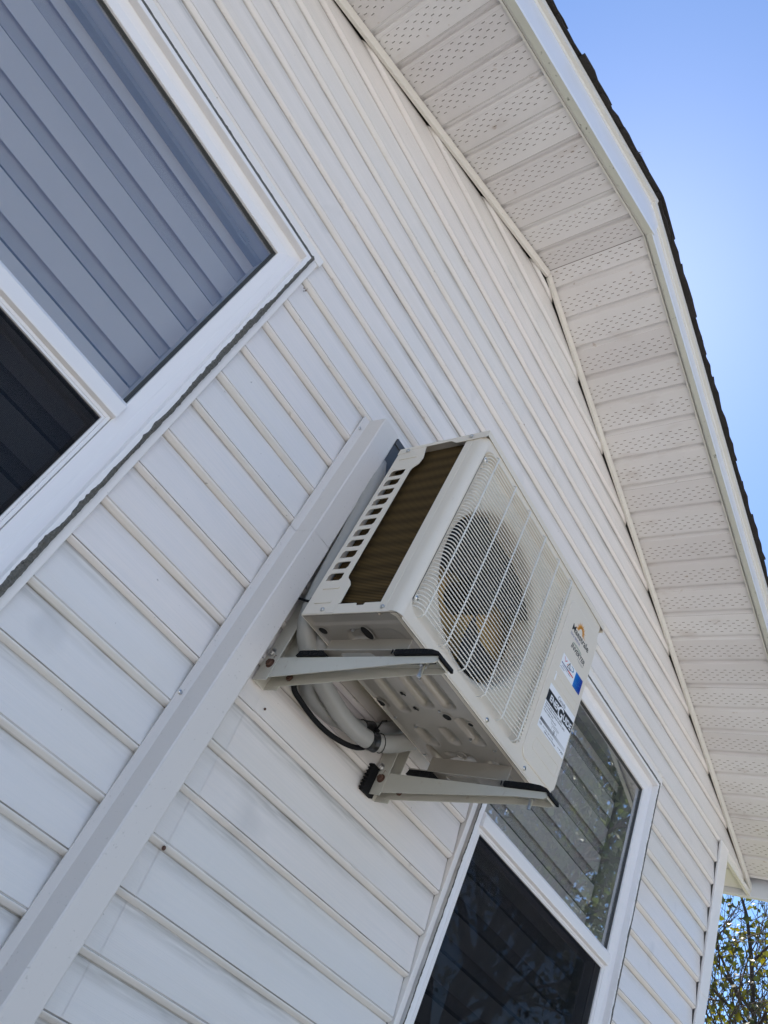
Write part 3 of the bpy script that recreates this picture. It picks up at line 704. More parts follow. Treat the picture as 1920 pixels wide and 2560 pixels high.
# ================================================================== BLINDS (hang behind the glass)
def blind(x0, x1, label, ztop, mid):
    t = thing('roller_blind', label, 'blind', ((x0 + x1) / 2, 0.09, 0.16), 'zebra blinds in the windows')
    mb = MB(); mb.prism([(0.062, 1.47), (0.066, 1.462), (0.125, 1.462), (0.125, 1.535), (0.066, 1.535), (0.062, 1.527)], 'x', x0 - 0.01, x1 + 0.01); obj('head_rail', mb, M_BLINDRAIL, t)
    mb = MB(); mb.box(x1 - 0.12, x1 - 0.085, 0.058, 0.0615, 1.452, 1.482); mb.box(x1 - 0.114, x1 - 0.091, 0.0555, 0.058, 1.458, 1.476); obj('clip', mb, M_BLINDRAIL, t, bevel=0.001)
    for layer, y, off in ((0, 0.090, 0.0), (1, 0.104, 0.029)):
        z = 1.4265 - off + 0.0
        zt = 1.4625
        b_ = []
        top = z
        mb_s = MB(); mb_h = MB()
        mb_s.add([(x0, y, top), (x1, y, top), (x1, y, zt), (x0, y, zt)], [(0, 1, 2, 3)])
        while top > 0.2:
            mb_h.add([(x0, y, top - 0.0435), (x1, y, top - 0.0435), (x1, y, top), (x0, y, top)], [(0, 1, 2, 3)])
            mb_s.add([(x0, y, top - 0.1102), (x1, y, top - 0.1102), (x1, y, top - 0.0435), (x0, y, top - 0.0435)], [(0, 1, 2, 3)]); top -= 0.1102
        obj('cloth_band', mb_s, M_BLIND, t); obj('sheer_band', mb_h, M_SHEER, t)
    return t
blind(-0.655, 0.312, 'striped day and night blind in the window above the long duct', 1.46, 0)
blind(1.80, 2.682, 'striped blind behind the glass with tree reflections', 1.46, 0)

# ================================================================== LINE-SET DUCT COVER on the wall
duct = thing('duct_cover', 'long pale grey square duct cover running up the siding', 'duct cover', (0.786, -0.012, -1.2))
def duct_len(za, zb, grow, top=False):
    mb = MB(); x0, x1, yf = 0.7525 - grow, 0.8210 + grow, -0.0750 - grow
    prof = [(0.7310, -0.0150), (0.7310, -0.0175), (0.7465, -0.0180), (x0 - 0.0012, -0.020), (x0 + 0.003, yf + 0.003), (x0 + 0.006, yf), (x1 - 0.004, yf), (x1, yf + 0.004), (x1 + 0.002, -0.0138)]
    n = len(prof)
    mb.add([(x, y, za) for x, y in prof] + [(x, y, zb) for x, y in prof], [(i, i + 1, n + i + 1, n + i) for i in range(n - 1)] + [tuple(range(n, 2 * n))] * (1 if top else 0))
    return obj('cover_length', mb, M_DUCT, duct, smooth=35)
duct_len(0.962, 1.3755, 0.0, True); duct_len(-1.2, 0.9605, 0.0009)
mb = MB(); mb.box(0.8235, 0.862, -0.068, -0.016, 1.19, 1.372); obj('end_piece', mb, M_DUCT2, duct, bevel=0.004)
mb = MB(); mb.box(0.8232, 0.866, -0.072, -0.016, 1.352, 1.3735); obj('end_cap', mb, M_DUCT2, duct, bevel=0.002)
mb = MB(); mb.lathe([(0.0048, 0.0), (0.0048, 0.0016), (0.0030, 0.0030), (0.0014, 0.0030), (0.0012, 0.0018), (0, 0.0018)], 12, (0.7385, -0.0178, 1.3303), 'y')
s0 = obj('screw', mb, M_STEEL, duct, smooth=30)
for dz in (-0.8317, -1.66): again(s0, duct, (-0.001, 0, dz))

# ================================================================== WALL BRACKETS
def bracket(xl, label, pad):
    b = thing('wall_bracket', label, 'bracket', (xl + 0.02, -0.012, 0.626), 'air conditioner wall brackets')
    y0 = -0.014 - (0.0 if not pad else 0.0)
    # upright: U channel open to the front
    mb = MB(); wd = 0.040
    mb.prism([(xl, -0.060), (xl + 0.002, -0.060), (xl + 0.002, -0.0165), (xl + wd - 0.002, -0.0165), (xl + wd - 0.002, -0.060), (xl + wd, -0.060), (xl + wd, y0), (xl, y0)], 'z', 0.626, 1.06)
    obj('upright', mb, M_BRKT, b, bevel=0.0006)
    # arm: inverted U channel tapering to its tip, with a slot in its top
    fl = [(-0.045, 0.684), (-0.488, 0.684), (-0.4935, 0.6805), (-0.4935, 0.676), (-0.486, 0.6705), (-0.420, 0.6685), (-0.050, 0.6335), (-0.045, 0.634)]
    mb = MB(); mb.prism(fl, 'x', xl + 0.0024, xl + 0.0044); mb.prism(fl, 'x', xl + 0.0356, xl + 0.0376)
    vs, fs = plate([(xl + 0.0026, -0.490), (xl + 0.0374, -0.490), (xl + 0.0374, -0.045), (xl + 0.0026, -0.045)], [rounded(xl + 0.0145, xl + 0.0255, -0.474, -0.405, 0.0054), rounded(xl + 0.0145, xl + 0.0255, -0.30, -0.22, 0.0054)], 0.002)
    mb.add([(p[0], p[1], 0.6846 + p[2]) for p in vs], fs)
    mb.prism([(xl + 0.0026, 0.673), (xl + 0.0374, 0.673), (xl + 0.0374, 0.684), (xl + 0.0026, 0.684)], 'y', -0.4945, -0.4925)
    obj('arm', mb, M_BRKT, b, bevel=0.0008)
    # hex bolts through the side
    def hexb(y, z, m_, r=0.0082):
        q = MB(); q.lathe([(r * 1.35, 0.0), (r * 1.35, 0.0015), (r * 1.1, 0.0018)], 20, (xl - 0.0002, y, z), 'x'); q.lathe([(r, 0.0018), (r, 0.0075), (r * 0.8, 0.0085), (0, 0.0085)], 6, (xl - 0.0002, y, z), 'x')
        return obj('bolt', q, m_, b)
    hexb(-0.027, 0.697, M_STEEL); hexb(-0.043, 0.668, M_RUST)
    q = MB(); q.lathe([(0.0075, 0.0), (0.0075, 0.006), (0, 0.006)], 6, (xl + 0.0354, -0.085, 0.655), 'x'); obj('bolt', q, M_RUST, b)
    q = MB(); q.tube(rounded_path(xl), 0.0006, 5); obj('stamped_mark', q, M_RUST, b)
    # hanging clamp bolt near the tip
    q = MB(); q.tube([(xl + 0.020, -0.448, 0.690), (xl + 0.0195, -0.449, 0.652)], 0.0038, 10)
    for i in range(9): q.lathe([(0.0038, 0), (0.0046, 0.0009), (0.0038, 0.0018)], 10, (xl + 0.0198, -0.4488, 0.655 + i * 0.0027), 'z')
    q.lathe([(0.0105, 0), (0.0105, 0.0016)], 20, (xl + 0.020, -0.448, 0.6818), 'z'); q.lathe([(0.0078, 0), (0.0078, 0.0062)], 6, (xl + 0.020, -0.448, 0.6755), 'z')
    obj('clamp_bolt', q, M_STEEL, b, smooth=35)
    # rubber feet: ribbed block at the back, long pad lapping over the tip
    mb = MB(); mb.prism([(-0.112, 0.6862), (-0.116, 0.693), (-0.118, 0.6995), (-0.186, 0.6995), (-0.196, 0.694), (-0.202, 0.6862)], 'x', xl - 0.003, xl + 0.043)
    for i in range(10): mb.box(xl - 0.0042, xl - 0.002, -0.192 + i * 0.0068, -0.189 + i * 0.0068, 0.6875, 0.6985)
    obj('rubber_pad', mb, M_RUBBER, b, bevel=0.001)
    mb = MB(); pts = [(-0.386, 0.6990), (-0.450, 0.6995), (-0.474, 0.6975), (-0.490, 0.6925), (-0.4995, 0.685), (-0.5025, 0.6765), (-0.4965, 0.6760), (-0.4950, 0.683), (-0.488, 0.6862), (-0.386, 0.6862)]
    mb.prism(pts, 'x', xl - 0.003, xl + 0.043)
    for i in range(13): mb.box(xl - 0.0042, xl - 0.002, -0.468 + i * 0.0072, -0.4650 + i * 0.0072, 0.6875, 0.6975)
    obj('rubber_pad', mb, M_RUBBER, b, bevel=0.001)
    if pad:
        mb = MB(); mb.box(xl - 0.026, xl + 0.018, -0.0265, -0.0138, 0.622, 0.692)
        for i in range(8): mb.box(xl - 0.030, xl - 0.0258, -0.0262, -0.0142, 0.625 + i * 0.0085, 0.6295 + i * 0.0085)
        obj('wall_pad', mb, M_RUBBER, b, bevel=0.001)
    return b
def rounded_path(xl): return [(xl - 0.0004, -0.050, 0.688), (xl - 0.0004, -0.044, 0.690), (xl - 0.0004, -0.044, 0.682)]
bracket(0.867, 'cream steel wall bracket nearest the duct under the unit left end', False)
bracket(1.317, 'cream steel wall bracket by the window with black wall pad', True)

# ================================================================== AIR CONDITIONER (own frame: u right, v to wall, w up)
HW, HD, HT = 0.3508, 0.1318, 0.5301
ac = thing('air_conditioner', 'beige outdoor air conditioner unit with round fan grille hung on brackets', 'air conditioner', (1.1650, -0.2559, 0.7503))
ac.rotation_euler = (0, 0, 0.0204)
ORG[ac.name] = Vector((0, 0, 0))
def part(name, mb, m, parent=None, **kw): return obj(name, mb, m, parent or ac, local=True, **kw)
FC, FR = (-0.095, 0.262), 0.195
# front panel with recess, bell mouth and wrapped corners
mb = MB()
recess = rounded(-0.3330, 0.1540, 0.0290, 0.5120, 0.034, 7)
vs, fs = plate([(-0.331, 0.004), (0.331, 0.004), (0.331, 0.5290), (-0.331, 0.5290)], [recess], 0.0)
mb.add(to_front(vs, 0, -HD, 0), fs)
inner = rounded(-0.3220, 0.1450, 0.0380, 0.5030, 0.030, 7); n = len(recess)
mb.add([(p[0], -HD, p[1]) for p in recess] + [(p[0], -0.1120, p[1]) for p in inner], [(i, (i + 1) % n, n + (i + 1) % n, n + i) for i in range(n)])
bell0 = circle(FC[0], FC[1], 0.2130, 64)
vs, fs = plate(inner, [bell0], 0.0); mb.add(to_front(vs, 0, -0.1120, 0), fs)
rings = [(0.2130, -0.1120), (0.2050, -0.1105), (0.1990, -0.1060), (0.1955, -0.1000), (0.1950, -0.090), (0.1950, -0.055), (0.1975, -0.045)]
m64 = 64; V = []
for r, v in rings: V += [(p[0], v, p[1]) for p in circle(FC[0], FC[1], r, m64)]
mb.add(V, [(i * m64 + j, i * m64 + (j + 1) % m64, (i + 1) * m64 + (j + 1) % m64, (i + 1) * m64 + j) for i in range(len(rings) - 1) for j in range(m64)])
def corner(sgn, back):
    pts = [(0.331, -HD)]
    for i in range(1, 8):
        a = math.radians(90 * i / 7); pts.append((0.331 + 0.0198 * math.sin(a), -HD + 0.0198 * (1 - math.cos(a))))
    if back < 0: pts += [(0.3508, -0.100), (0.3496, -0.099), (0.3496, -0.0955), (0.3508, -0.0945), (0.3508, back), (0.338, back), (0.338, back - 0.004)]
    else: pts += [(0.3508, back), (0.30, back)]
    k = len(pts)
    mb.add([(sgn * u, v, 0.004) for u, v in pts] + [(sgn * u, v, 0.5290) for u, v in pts], [(i, i + 1, k + i + 1, k + i) for i in range(k - 1)])
    q_ = pts[:9] + [(0.331, -0.115)] if back < 0 else pts[:9] + [(0.331, HD)]
    mb.add([(sgn * u, v, 0.0042) for u, v in q_], [tuple(range(len(q_)))])
corner(-1, -0.0760); corner(1, HD)
mb.prism([(-0.331, -HD + 0.0004), (0.331, -HD + 0.0004), (0.331, -0.115), (-0.331, -0.115)], 'z', 0.0035, 0.0045)
part('front_panel', mb, M_ACP, smooth=32)
# raised maker's plate on the right with embossed panels
vs, fs = plate(rounded(0.1700, 0.3440, 0.0300, 0.4900, 0.022, 6), [], 0.0046, 0.0020); mb = MB(); mb.add(to_front(vs, 0, -HD - 0.0004, 0), fs)
part('name_panel', mb, M_ACP, smooth=40)
def emb(u0, u1, w0, w1):
    q = MB(); vs, fs = plate(rounded(u0, u1, w0, w1, 0.004, 3), [rounded(u0 + 0.0022, u1 - 0.0022, w0 + 0.0022, w1 - 0.0022, 0.003, 3)], 0.0012, 0.0004); q.add(to_front(vs, 0, -HD - 0.0029, 0), fs)
    return part('embossed_border', q, M_ACP)
emb(0.198, 0.330, 0.252, 0.276); emb(0.2025, 0.330, 0.066, 0.098)
q = MB(); q.box(0.1985, 0.2060, -HD - 0.0033, -HD - 0.0026, 0.2535, 0.2775); part('white_tab', q, M_STICK)
# lid with stepped lip
mb = MB(); mb.prism([(-0.3526, -0.1335), (0.3526, -0.1335), (0.3526, 0.1335), (-0.3526, 0.1335)], 'z', 0.5422, 0.5450)
lip = [(-0.1345, 0.5436), (-0.1345, 0.5215), (-0.0480, 0.5215), (-0.0300, 0.5330), (0.0915, 0.5330), (0.0930, 0.5235), (0.1335, 0.5235), (0.1335, 0.5436)]
mb.prism(lip, 'x', -0.3535, -0.3515); mb.prism(lip, 'x', 0.3515, 0.3535); mb.box(-0.3514, 0.3514, -0.1348, -0.1334, 0.5275, 0.5445)
part('lid', mb, M_ACP, bevel=0.0018)
# back guard: slotted plate on the left rear corner
slots = []
for i in range(11):
    w = 0.1059 + 0.03409 * i
    slots.append([(0.0745, w + 0.0100), (0.0775, w + 0.0110), (0.1140, w + 0.0110), (0.1190, w + 0.0050), (0.1190, w - 0.0105), (0.0790, w - 0.0105), (0.0745, w - 0.0050)][::-1])
gp = [(0.1318, 0.003), (0.1318, 0.5350), (0.0470, 0.5335), (0.0365, 0.4900), (0.0400, 0.4700), (0.0545, 0.4560), (0.0570, 0.4480), (0.0570, 0.1080), (0.0545, 0.1010), (0.0420, 0.0900), (0.0355, 0.0800), (0.0345, 0.0290), (0.0400, 0.0270), (0.0400, 0.0035)]
vs, fs = plate(gp, slots, 0.0022, 0.0006)
mb = MB(); mb.add([(-HW - 0.0005 + p[2], p[0], p[1]) for p in vs], fs)
mb.box(-HW, -0.29, 0.1305, 0.1322, 0.003, 0.535)
for w in (0.030, 0.070): mb.prism(rounded(0.062, 0.112, w, w + 0.007, 0.003, 3), 'x', -HW - 0.0035, -HW)
mb.prism(rounded(0.060, 0.118, 0.498, 0.504, 0.0028, 3), 'x', -HW - 0.0035, -HW)
part('side_guard', mb, M_ACP, bevel=0.0)
# finned coil wrapping the left side and back
mb = MB()
def fins(pa, pb, nrm, count):
    pass
mb.box(-0.338, -0.322, -0.078, 0.120, 0.020, 0.530)
part('coil', mb, M_COIL)
mb = MB(); mb.box(-0.316, 0.146, 0.000, 0.018, 0.020, 0.530); part('coil', mb, M_GOLD)
mb = MB()
for i in range(12):
    mb.tube([(-0.330, 0.124 , 0.07 + i * 0.04), (-0.330, 0.131, 0.075 + i * 0.04), (-0.330, 0.131, 0.092 + i * 0.04), (-0.330, 0.124, 0.097 + i * 0.04)], 0.0035, 6)
part('coil_tubes', mb, M_STEEL, kind='stuff')
# base pan: pressed sheet with ribs, modelled as relief
def sstep(x): x = np.clip(x, 0, 1); return x * x * (3 - 2 * x)
def rib(U, V, u0, u1, v0, v1, r, h, fall=0.007, skew=0.0):
    uu = U - skew * (V - (v0 + v1) / 2)
    cu, cv, hu, hv = (u0 + u1) / 2, (v0 + v1) / 2, (u1 - u0) / 2 - r, (v1 - v0) / 2 - r
    du, dv = np.maximum(np.abs(uu - cu) - hu, 0), np.maximum(np.abs(V - cv) - hv, 0)
    d = np.sqrt(du * du + dv * dv) - r
    return h * (1 - sstep((d + fall) / fall))
nu, nv = 236, 90
U_, V_ = np.meshgrid(np.linspace(-HW + 0.0015, HW - 0.0015, nu), np.linspace(-HD + 0.0030, HD - 0.0006, nv), indexing='ij')
Wd = np.zeros_like(U_)
for v in (0.070, -0.008, -0.066): Wd = np.maximum(Wd, rib(U_, V_, -0.165, -0.004 - (0.02 if v < 0.06 else 0), v - 0.021, v + 0.017, 0.016, 0.014, 0.012))
for (u0, u1, v0, v1) in ((0.056, 0.132, 0.050, 0.092), (0.046, 0.118, -0.020, 0.016), (0.004, 0.112, -0.090, -0.052), (0.128, 0.255, 0.078, 0.106), (0.150, 0.172, 0.02, 0.060)):
    Wd = np.maximum(Wd, rib(U_, V_, u0, u1, v0, v1, 0.015, 0.014, 0.012, skew=-0.12))
Wd = np.maximum(Wd, rib(U_, V_, 0.168, 0.250, -0.020, 0.080, 0.020, 0.007, 0.010, skew=0.5))
Wd = np.maximum(Wd, rib(U_, V_, 0.170, 0.30, -0.085, -0.045, 0.02, 0.008, 0.010))
Wd = np.maximum(Wd, rib(U_, V_, -0.300, -0.182, -0.100, 0.055, 0.030, 0.006, 0.010) * (1 - 0.7 * (1 - sstep((0.045 - U_ * 0 - np.abs(V_ + 0.07)) / 0.02 * -1))))
Wd = np.maximum(Wd, rib(U_, V_, -0.345, -0.312, -0.125, 0.128, 0.008, 0.004, 0.006)) * 1.0
Wd = np.maximum(Wd, rib(U_, V_, -0.06, -0.018, 0.1035, 0.142, 0.017, 0.004, 0.006))
edge = np.minimum(np.minimum(U_ + HW, HW - U_), np.minimum(V_ + HD, HD - V_))
Wd = Wd - 0.003 * (1 - sstep((edge - 0.002) / 0.008))
Zp = 0.004 + Wd            # pressed upwards into the unit
mb = MB(); mb.v = [(float(u), float(v), float(w)) for u, v, w in zip(U_.ravel(), V_.ravel(), Zp.ravel())]
mb.f = [(i * nv + j, i * nv + j + 1, (i + 1) * nv + j + 1, (i + 1) * nv + j) for i in range(nu - 1) for j in range(nv - 1)]; mb.mi = [0] * len(mb.f)
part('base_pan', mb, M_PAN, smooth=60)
# rim of the pan: sides and left wall with pressed notches
mb = MB()
lw = [(0.0395, 0.0005), (0.0395, 0.0262), (-0.012, 0.0268), (-0.014, 0.0205), (-0.034, 0.0205), (-0.036, 0.0262), (-0.078, 0.0262), (-0.082, 0.0205), (-0.104, 0.0035), (-0.118, 0.0005)]
mb.prism(lw, 'x', -HW - 0.0016, -HW + 0.001); mb.box(-HW - 0.0012, -HW + 0.001, 0.0405, 0.131, 0.0003, 0.0030)
mb.prism([(-0.116, 0.0004), (0.1312, 0.0004), (0.1312, 0.02), (-0.116, 0.02)], 'x', HW - 0.001, HW + 0.0008)
mb.box(-HW, HW, 0.1302, 0.1316, 0.0004, 0.022); mb.box(-0.331, 0.331, -HD + 0.0012, -HD + 0.0030, 0.0002, 0.0080)
part('pan_rim', mb, M_ACP, bevel=0.0008)
def hole(u, v, r, w0=0.0022, ring=0.0022, sq=1.0):
    q = MB(); k = 22
    o_ = [(u + (r + ring) * math.cos(2 * math.pi * i / k) * sq, v + (r + ring) * math.sin(2 * math.pi * i / k)) for i in range(k)]
    h_ = [(u + r * math.cos(2 * math.pi * i / k) * sq, v + r * math.sin(2 * math.pi * i / k)) for i in range(k)]
    q.add([(a, b, w0) for a, b in o_] + [(a, b, w0 - 0.0006) for a, b in h_], [(i, (i + 1) % k, k + (i + 1) % k, k + i) for i in range(k)])
    q.cur = 1; q.add([(a, b, w0 - 0.0006) for a, b in h_] + [(a, b, w0 + 0.001) for a, b in h_], [(i, (i + 1) % k, k + (i + 1) % k, k + i) for i in range(k)] + [tuple(range(k, 2 * k))])
    return part('drain_hole', q, [M_PAN, M_HOLE])
for u, v, r, sq in ((-0.039, 0.1229, 0.011, 1.0), (0.0008, -0.0419, 0.010, 1.15), (0.0236, -0.0914, 0.0060, 1.1), (-0.2978, 0.1083, 0.0105, 1.0), (-0.2874, -0.0098, 0.0115, 1.75)): hole(u, v, r, sq=sq)
q = MB(); q.lathe([(0.0150, -0.0018), (0.0150, -0.0032), (0.0120, -0.0036), (0.0115, -0.0020), (0, -0.0020)], 26, (0.1594, 0.0097, 0.0052), 'z'); part('drain_plug', q, M_PAN, smooth=40)
q = MB(); q.lathe([(0.0034, 0.004), (0.0034, 0.0), (0.002, -0.0012), (0, -0.0012)], 8, (0.020, 0.1185, 0.0012), 'z'); sc = part('pan_screw', q, M_STEEL)
for u, v in ((0.0511, 0.0772), (-0.1362, -0.0503), (-0.0186, -0.0336), (0.0873, -0.0555), (0.173, 0.1266), (-0.2957, 0.0247), (0.124, -0.1)): again(sc, ac, (u - 0.020, v - 0.1185, 0))
for u, v in ((-0.085, 0.030), (-0.030, 0.028)):
    q = MB(); q.box(u, u + 0.008, v, v + 0.006, 0.0006, 0.0030); q.box(u + 0.006, u + 0.012, v - 0.003, v - 0.001, 0.0004, 0.0026); part('clip_slot', q, M_HOLE)
# feet: pressed rails under the pan resting on the rubber pads
for u in (-0.278, 0.172):
    q = MB(); vs, fs = plate([(u - 0.021, -0.150), (u + 0.021, -0.150), (u + 0.021, 0.138), (u - 0.021, 0.138)], [rounded(u - 0.009, u + 0.009, -0.138, -0.118, 0.006), rounded(u - 0.011, u + 0.011, -0.055, 0.035, 0.01)], 0.0024, 0.0006); q.add([(p[0], p[1], -0.0492 + p[2]) for p in vs], fs)
    q.box(u + 0.014, u + 0.016, -0.112, 0.112, -0.0482, 0.0050)
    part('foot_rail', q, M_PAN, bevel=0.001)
# fan: three broad blades, hub, motor
fan_m = MB(); fan_m.lathe([(0.040, -0.045), (0.040, 0.0), (0.034, 0.006), (0.012, 0.008), (0.0, 0.008)], 28, (FC[0], -0.085, FC[1]), 'y')
part('fan_hub', fan_m, M_FAN, smooth=40)
def blade(a0):
    q = MB(); nr, na = 7, 9; vs = []
    for i in range(nr):
        r = 0.036 + (0.186 - 0.036) * i / (nr - 1)
        half = math.radians(24 + 15 * (i / (nr - 1)) ** 0.7)
        for j in range(na):
            s_ = -1 + 2 * j / (na - 1); a = a0 + s_ * half + 0.25 * (i / (nr - 1)) ** 2
            vs.append((FC[0] + r * math.cos(a), -0.070 + 0.026 * s_ * (0.6 + 0.4 * i / (nr - 1)), FC[1] + r * math.sin(a)))
    q.add(vs, [(i * na + j, i * na + j + 1, (i + 1) * na + j + 1, (i + 1) * na + j) for i in range(nr - 1) for j in range(na - 1)])
    o = part('fan_blade', q, M_FAN, smooth=60)
    sl = o.modifiers.new('thick', 'SOLIDIFY'); sl.thickness = 0.003
for a in (292, 48, 148): blade(math.radians(a))
q = MB(); q.lathe([(0.038, -0.036), (0.038, 0.0)], 24, (FC[0], -0.038, FC[1]), 'y'); q.box(FC[0] + 0.015, FC[0] + 0.035, 0.02, 0.03, 0.01, 0.53); q.box(FC[0] + 0.055, FC[0] + 0.075, 0.02, 0.03, 0.01, 0.53); part('fan_motor', q, M_FAN)
for u_ in (0.149, -0.3178):
    q = MB(); q.box(u_ - 0.001, u_ + 0.001, -0.119, 0.055, 0.01, 0.53); part('partition', q, M_DARK)
# fan grille: bent wires and upright stays
mb = MB(); rows = 49; rw = 0.00150
for i in range(rows):
    w = 0.0445 + i * (0.5000 - 0.0445) / (rows - 1)
    L_ = -0.3075; R_ = 0.1375
    mb.tube([(L_ - 0.0100, -0.1245, w - 0.0005), (L_ - 0.0085, -0.1300, w), (L_ - 0.004, -0.1372, w), (L_ + 0.003, -0.1405, w), (-0.10, -0.1412, w), (R_ - 0.003, -0.1405, w), (R_ + 0.0030, -0.1400, w), (R_ + 0.0080, -0.1375, w + 0.0003), (R_ + 0.0100, -0.1330, w + 0.0010), (R_ + 0.0080, -0.1290, w + 0.0022), (R_ + 0.0040, -0.1270, w + 0.0026)], rw, 5)
for u in (-0.2930, -0.2030, -0.1225, -0.0330, 0.0500, 0.1290):
    w0 = 0.0380
    mb.tube([(u, -0.1250, w0 - 0.004), (u, -0.1350, w0 - 0.003), (u, -0.1425, w0 + 0.004), (u, -0.1436, 0.26), (u, -0.1425, 0.5085), (u, -0.1350, 0.5145), (u, -0.1250, 0.5150)], 0.0019, 6)
mb.tube([(0.1405, -0.1350, 0.036), (0.1405, -0.1350, 0.512)], 0.0016, 5)
for (u, w) in ((-0.3155, 0.0640), (-0.3155, 0.482)):
    mb.tube([(u + 0.0065 * math.cos(a), -0.1265, w + 0.0065 * math.sin(a)) for a in np.linspace(0, 2 * math.pi, 14)], 0.0016, 5)
part('fan_grille', mb, M_WIRE, smooth=50)
q = MB(); q.lathe([(0.0052, 0.0), (0.0052, 0.0020), (0.0036, 0.0036), (0.0018, 0.0036), (0.0014, 0.0022), (0, 0.0022)], 12, (-0.3155, -0.1255, 0.0640), 'y'); fs0 = part('screw', q, M_STEEL, smooth=30)
for u, v, w in ((-0.3155, -0.1255, 0.482), (0.0174, -HD, 0.0125), (0.2030, -HD, 0.0125)): again(fs0, ac, (u + 0.3155, v + 0.1255, w - 0.0640))
q = MB(); q.lathe([(0.0052, 0.0), (0.0052, 0.0020), (0.0036, 0.0036), (0.0018, 0.0036), (0.0014, 0.0022), (0, 0.0022)], 12, (-HW - 0.0016, 0.0750, 0.0125), 'x'); ss0 = part('screw', q, M_STEEL, smooth=30)
for v, w in ((-0.0895, 0.0125), (0.1010, 0.5285), (-0.0880, 0.5325)): again(ss0, ac, (0.0 if w < 0.5 else -0.0022, v - 0.0750, w - 0.0125))
q = MB()
for w in (0.030, 0.040, 0.050): q.box(-0.3507, -0.3440, -0.0752, -0.0742, w, w + 0.005)
for w in (0.452, 0.470, 0.486): q.box(-0.3507, -0.3440, -0.0752, -0.0742, w, w + 0.006)
part('edge_clips', q, M_HOLE)
# ---- printing on the name panel and the two stickers
PF = -HD - 0.0028
def put(parent, name, geo, m, u, w, v=PF, extr=0.0):
    q = MB(); q.add(to_front(geo[0], u, v, w), geo[1]); return part(name, q, m, parent)
def quad(parent, name, m, u0, u1, w0, w1, v):
    q = MB(); q.box(u0, u1, v - 0.0002, v + 0.0002, w0, w1); return part(name, q, m, parent)
put(ac, 'brand_lettering', text_geo('Maestrale', 0.0262, spacing=1.0, bold=0.00045), M_INK, 0.2060, 0.4175)
put(ac, 'brand_lettering', text_geo('Série BREVA', 0.0105, spacing=1.03, bold=0.0002), M_INKP, 0.2070, 0.4040)
put(ac, 'brand_lettering', text_geo('INVERTER', 0.0190, shear=0.18, spacing=0.98, bold=0.0004), M_INK, 0.2255, 0.3755)
sunq = MB()
for i in range(15):
    a = math.radians(-8 + 196 * i / 14); r0, r1 = 0.0105, (0.033 if i in (0, 14) else 0.0235 if i % 2 else 0.0275)
    d = Vector((math.cos(a), math.sin(a))); p = Vector((-d.y, d.x)); c = Vector((0.2500, 0.4400)); wd = 0.0030
    sunq.add([(*(c + d * r0 - p * wd).to_tuple(), 0)[:2] + (0,), (*(c + d * r0 + p * wd),)[:2] + (0,), (*(c + d * r1),)[:2] + (0,)], [(0, 1, 2)])
for i in range(12):
    a, b = math.radians(180 * i / 12), math.radians(180 * (i + 1) / 12); c = (0.2500, 0.4400)
    sunq.add([(c[0] + r * math.cos(t), c[1] + r * math.sin(t), 0) for t, r in ((a, 0.0085), (b, 0.0085), (b, 0.0122), (a, 0.0122))], [(0, 1, 2, 3)])
put(ac, 'sun_logo', (sunq.v, sunq.f), M_ORANGE, 0, 0)
sw_ = MB()
def arc_line(u0, u1, w0, bulge, th):
    pts = [(u0 + (u1 - u0) * i / 10, w0 + bulge * math.sin(math.pi * i / 10)) for i in range(11)]
    sw_.add([(x, y, 0) for x, y in pts] + [(x, y + th, 0) for x, y in pts], [(i, i + 1, 12 + i, 11 + i) for i in range(10)])
arc_line(0.2290, 0.2830, 0.3900, 0.0022, 0.0012); arc_line(0.2320, 0.2830, 0.3925, 0.0022, 0.0012)
put(ac, 'green_swoosh', (sw_.v, sw_.f), M_GREEN, 0, 0)
sw_ = MB(); arc_line(0.2700, 0.3080, 0.3705, -0.0012, 0.0008); arc_line(0.2780, 0.3060, 0.3675, -0.0012, 0.0008)
put(ac, 'grey_swoosh', (sw_.v, sw_.f), M_INKD, 0, 0)
# installer's sticker
ws = quad(ac, 'installer_sticker', M_STICK, 0.2055, 0.3250, 0.2965, 0.3395, PF - 0.0003)
quad(ws, 'blue_panel', M_BLUEGRAD, 0.2840, 0.3249, 0.2966, 0.3394, PF - 0.0006)
v_ = PF - 0.0008
def poly(parent, name, m, pts, v=v_):
    q = MB(); q.add([(a, v, b) for a, b in pts], [tuple(range(len(pts)))]); return part(name, q, m, parent)
poly(ws, 'logo_stroke', M_RED, [(0.2140, 0.3350), (0.2165, 0.3350), (0.2235, 0.3245), (0.2330, 0.3330), (0.2310, 0.3335), (0.2235, 0.3275), (0.2205, 0.3285)])
poly(ws, 'logo_stroke', M_REDOR, [(0.2330, 0.3330), (0.2350, 0.3270), (0.2345, 0.3205), (0.2400, 0.3300), (0.2385, 0.3305), (0.2355, 0.3255)])
poly(ws, 'logo_stroke', M_INK, [(0.2360, 0.3180), (0.2450, 0.3370), (0.2475, 0.3370), (0.2530, 0.3190), (0.2510, 0.3190), (0.2455, 0.3330), (0.2385, 0.3180)])
poly(ws, 'logo_stroke', M_INK, [(0.2390, 0.3215), (0.2510, 0.3230), (0.2510, 0.3215), (0.2390, 0.3200)])
poly(ws, 'logo_stroke', M_NAVY, [(0.2545, 0.3190), (0.2545, 0.3280), (0.2600, 0.3240), (0.2570, 0.3225)])
poly(ws, 'logo_stroke', M_TEAL, [(0.2560, 0.3365), (0.2680, 0.3365), (0.2720, 0.3330), (0.2720, 0.3275), (0.2670, 0.3240), (0.2600, 0.3235), (0.2605, 0.3255), (0.2655, 0.3265), (0.2690, 0.3290), (0.2690, 0.3320), (0.2660, 0.3345), (0.2560, 0.3348)])
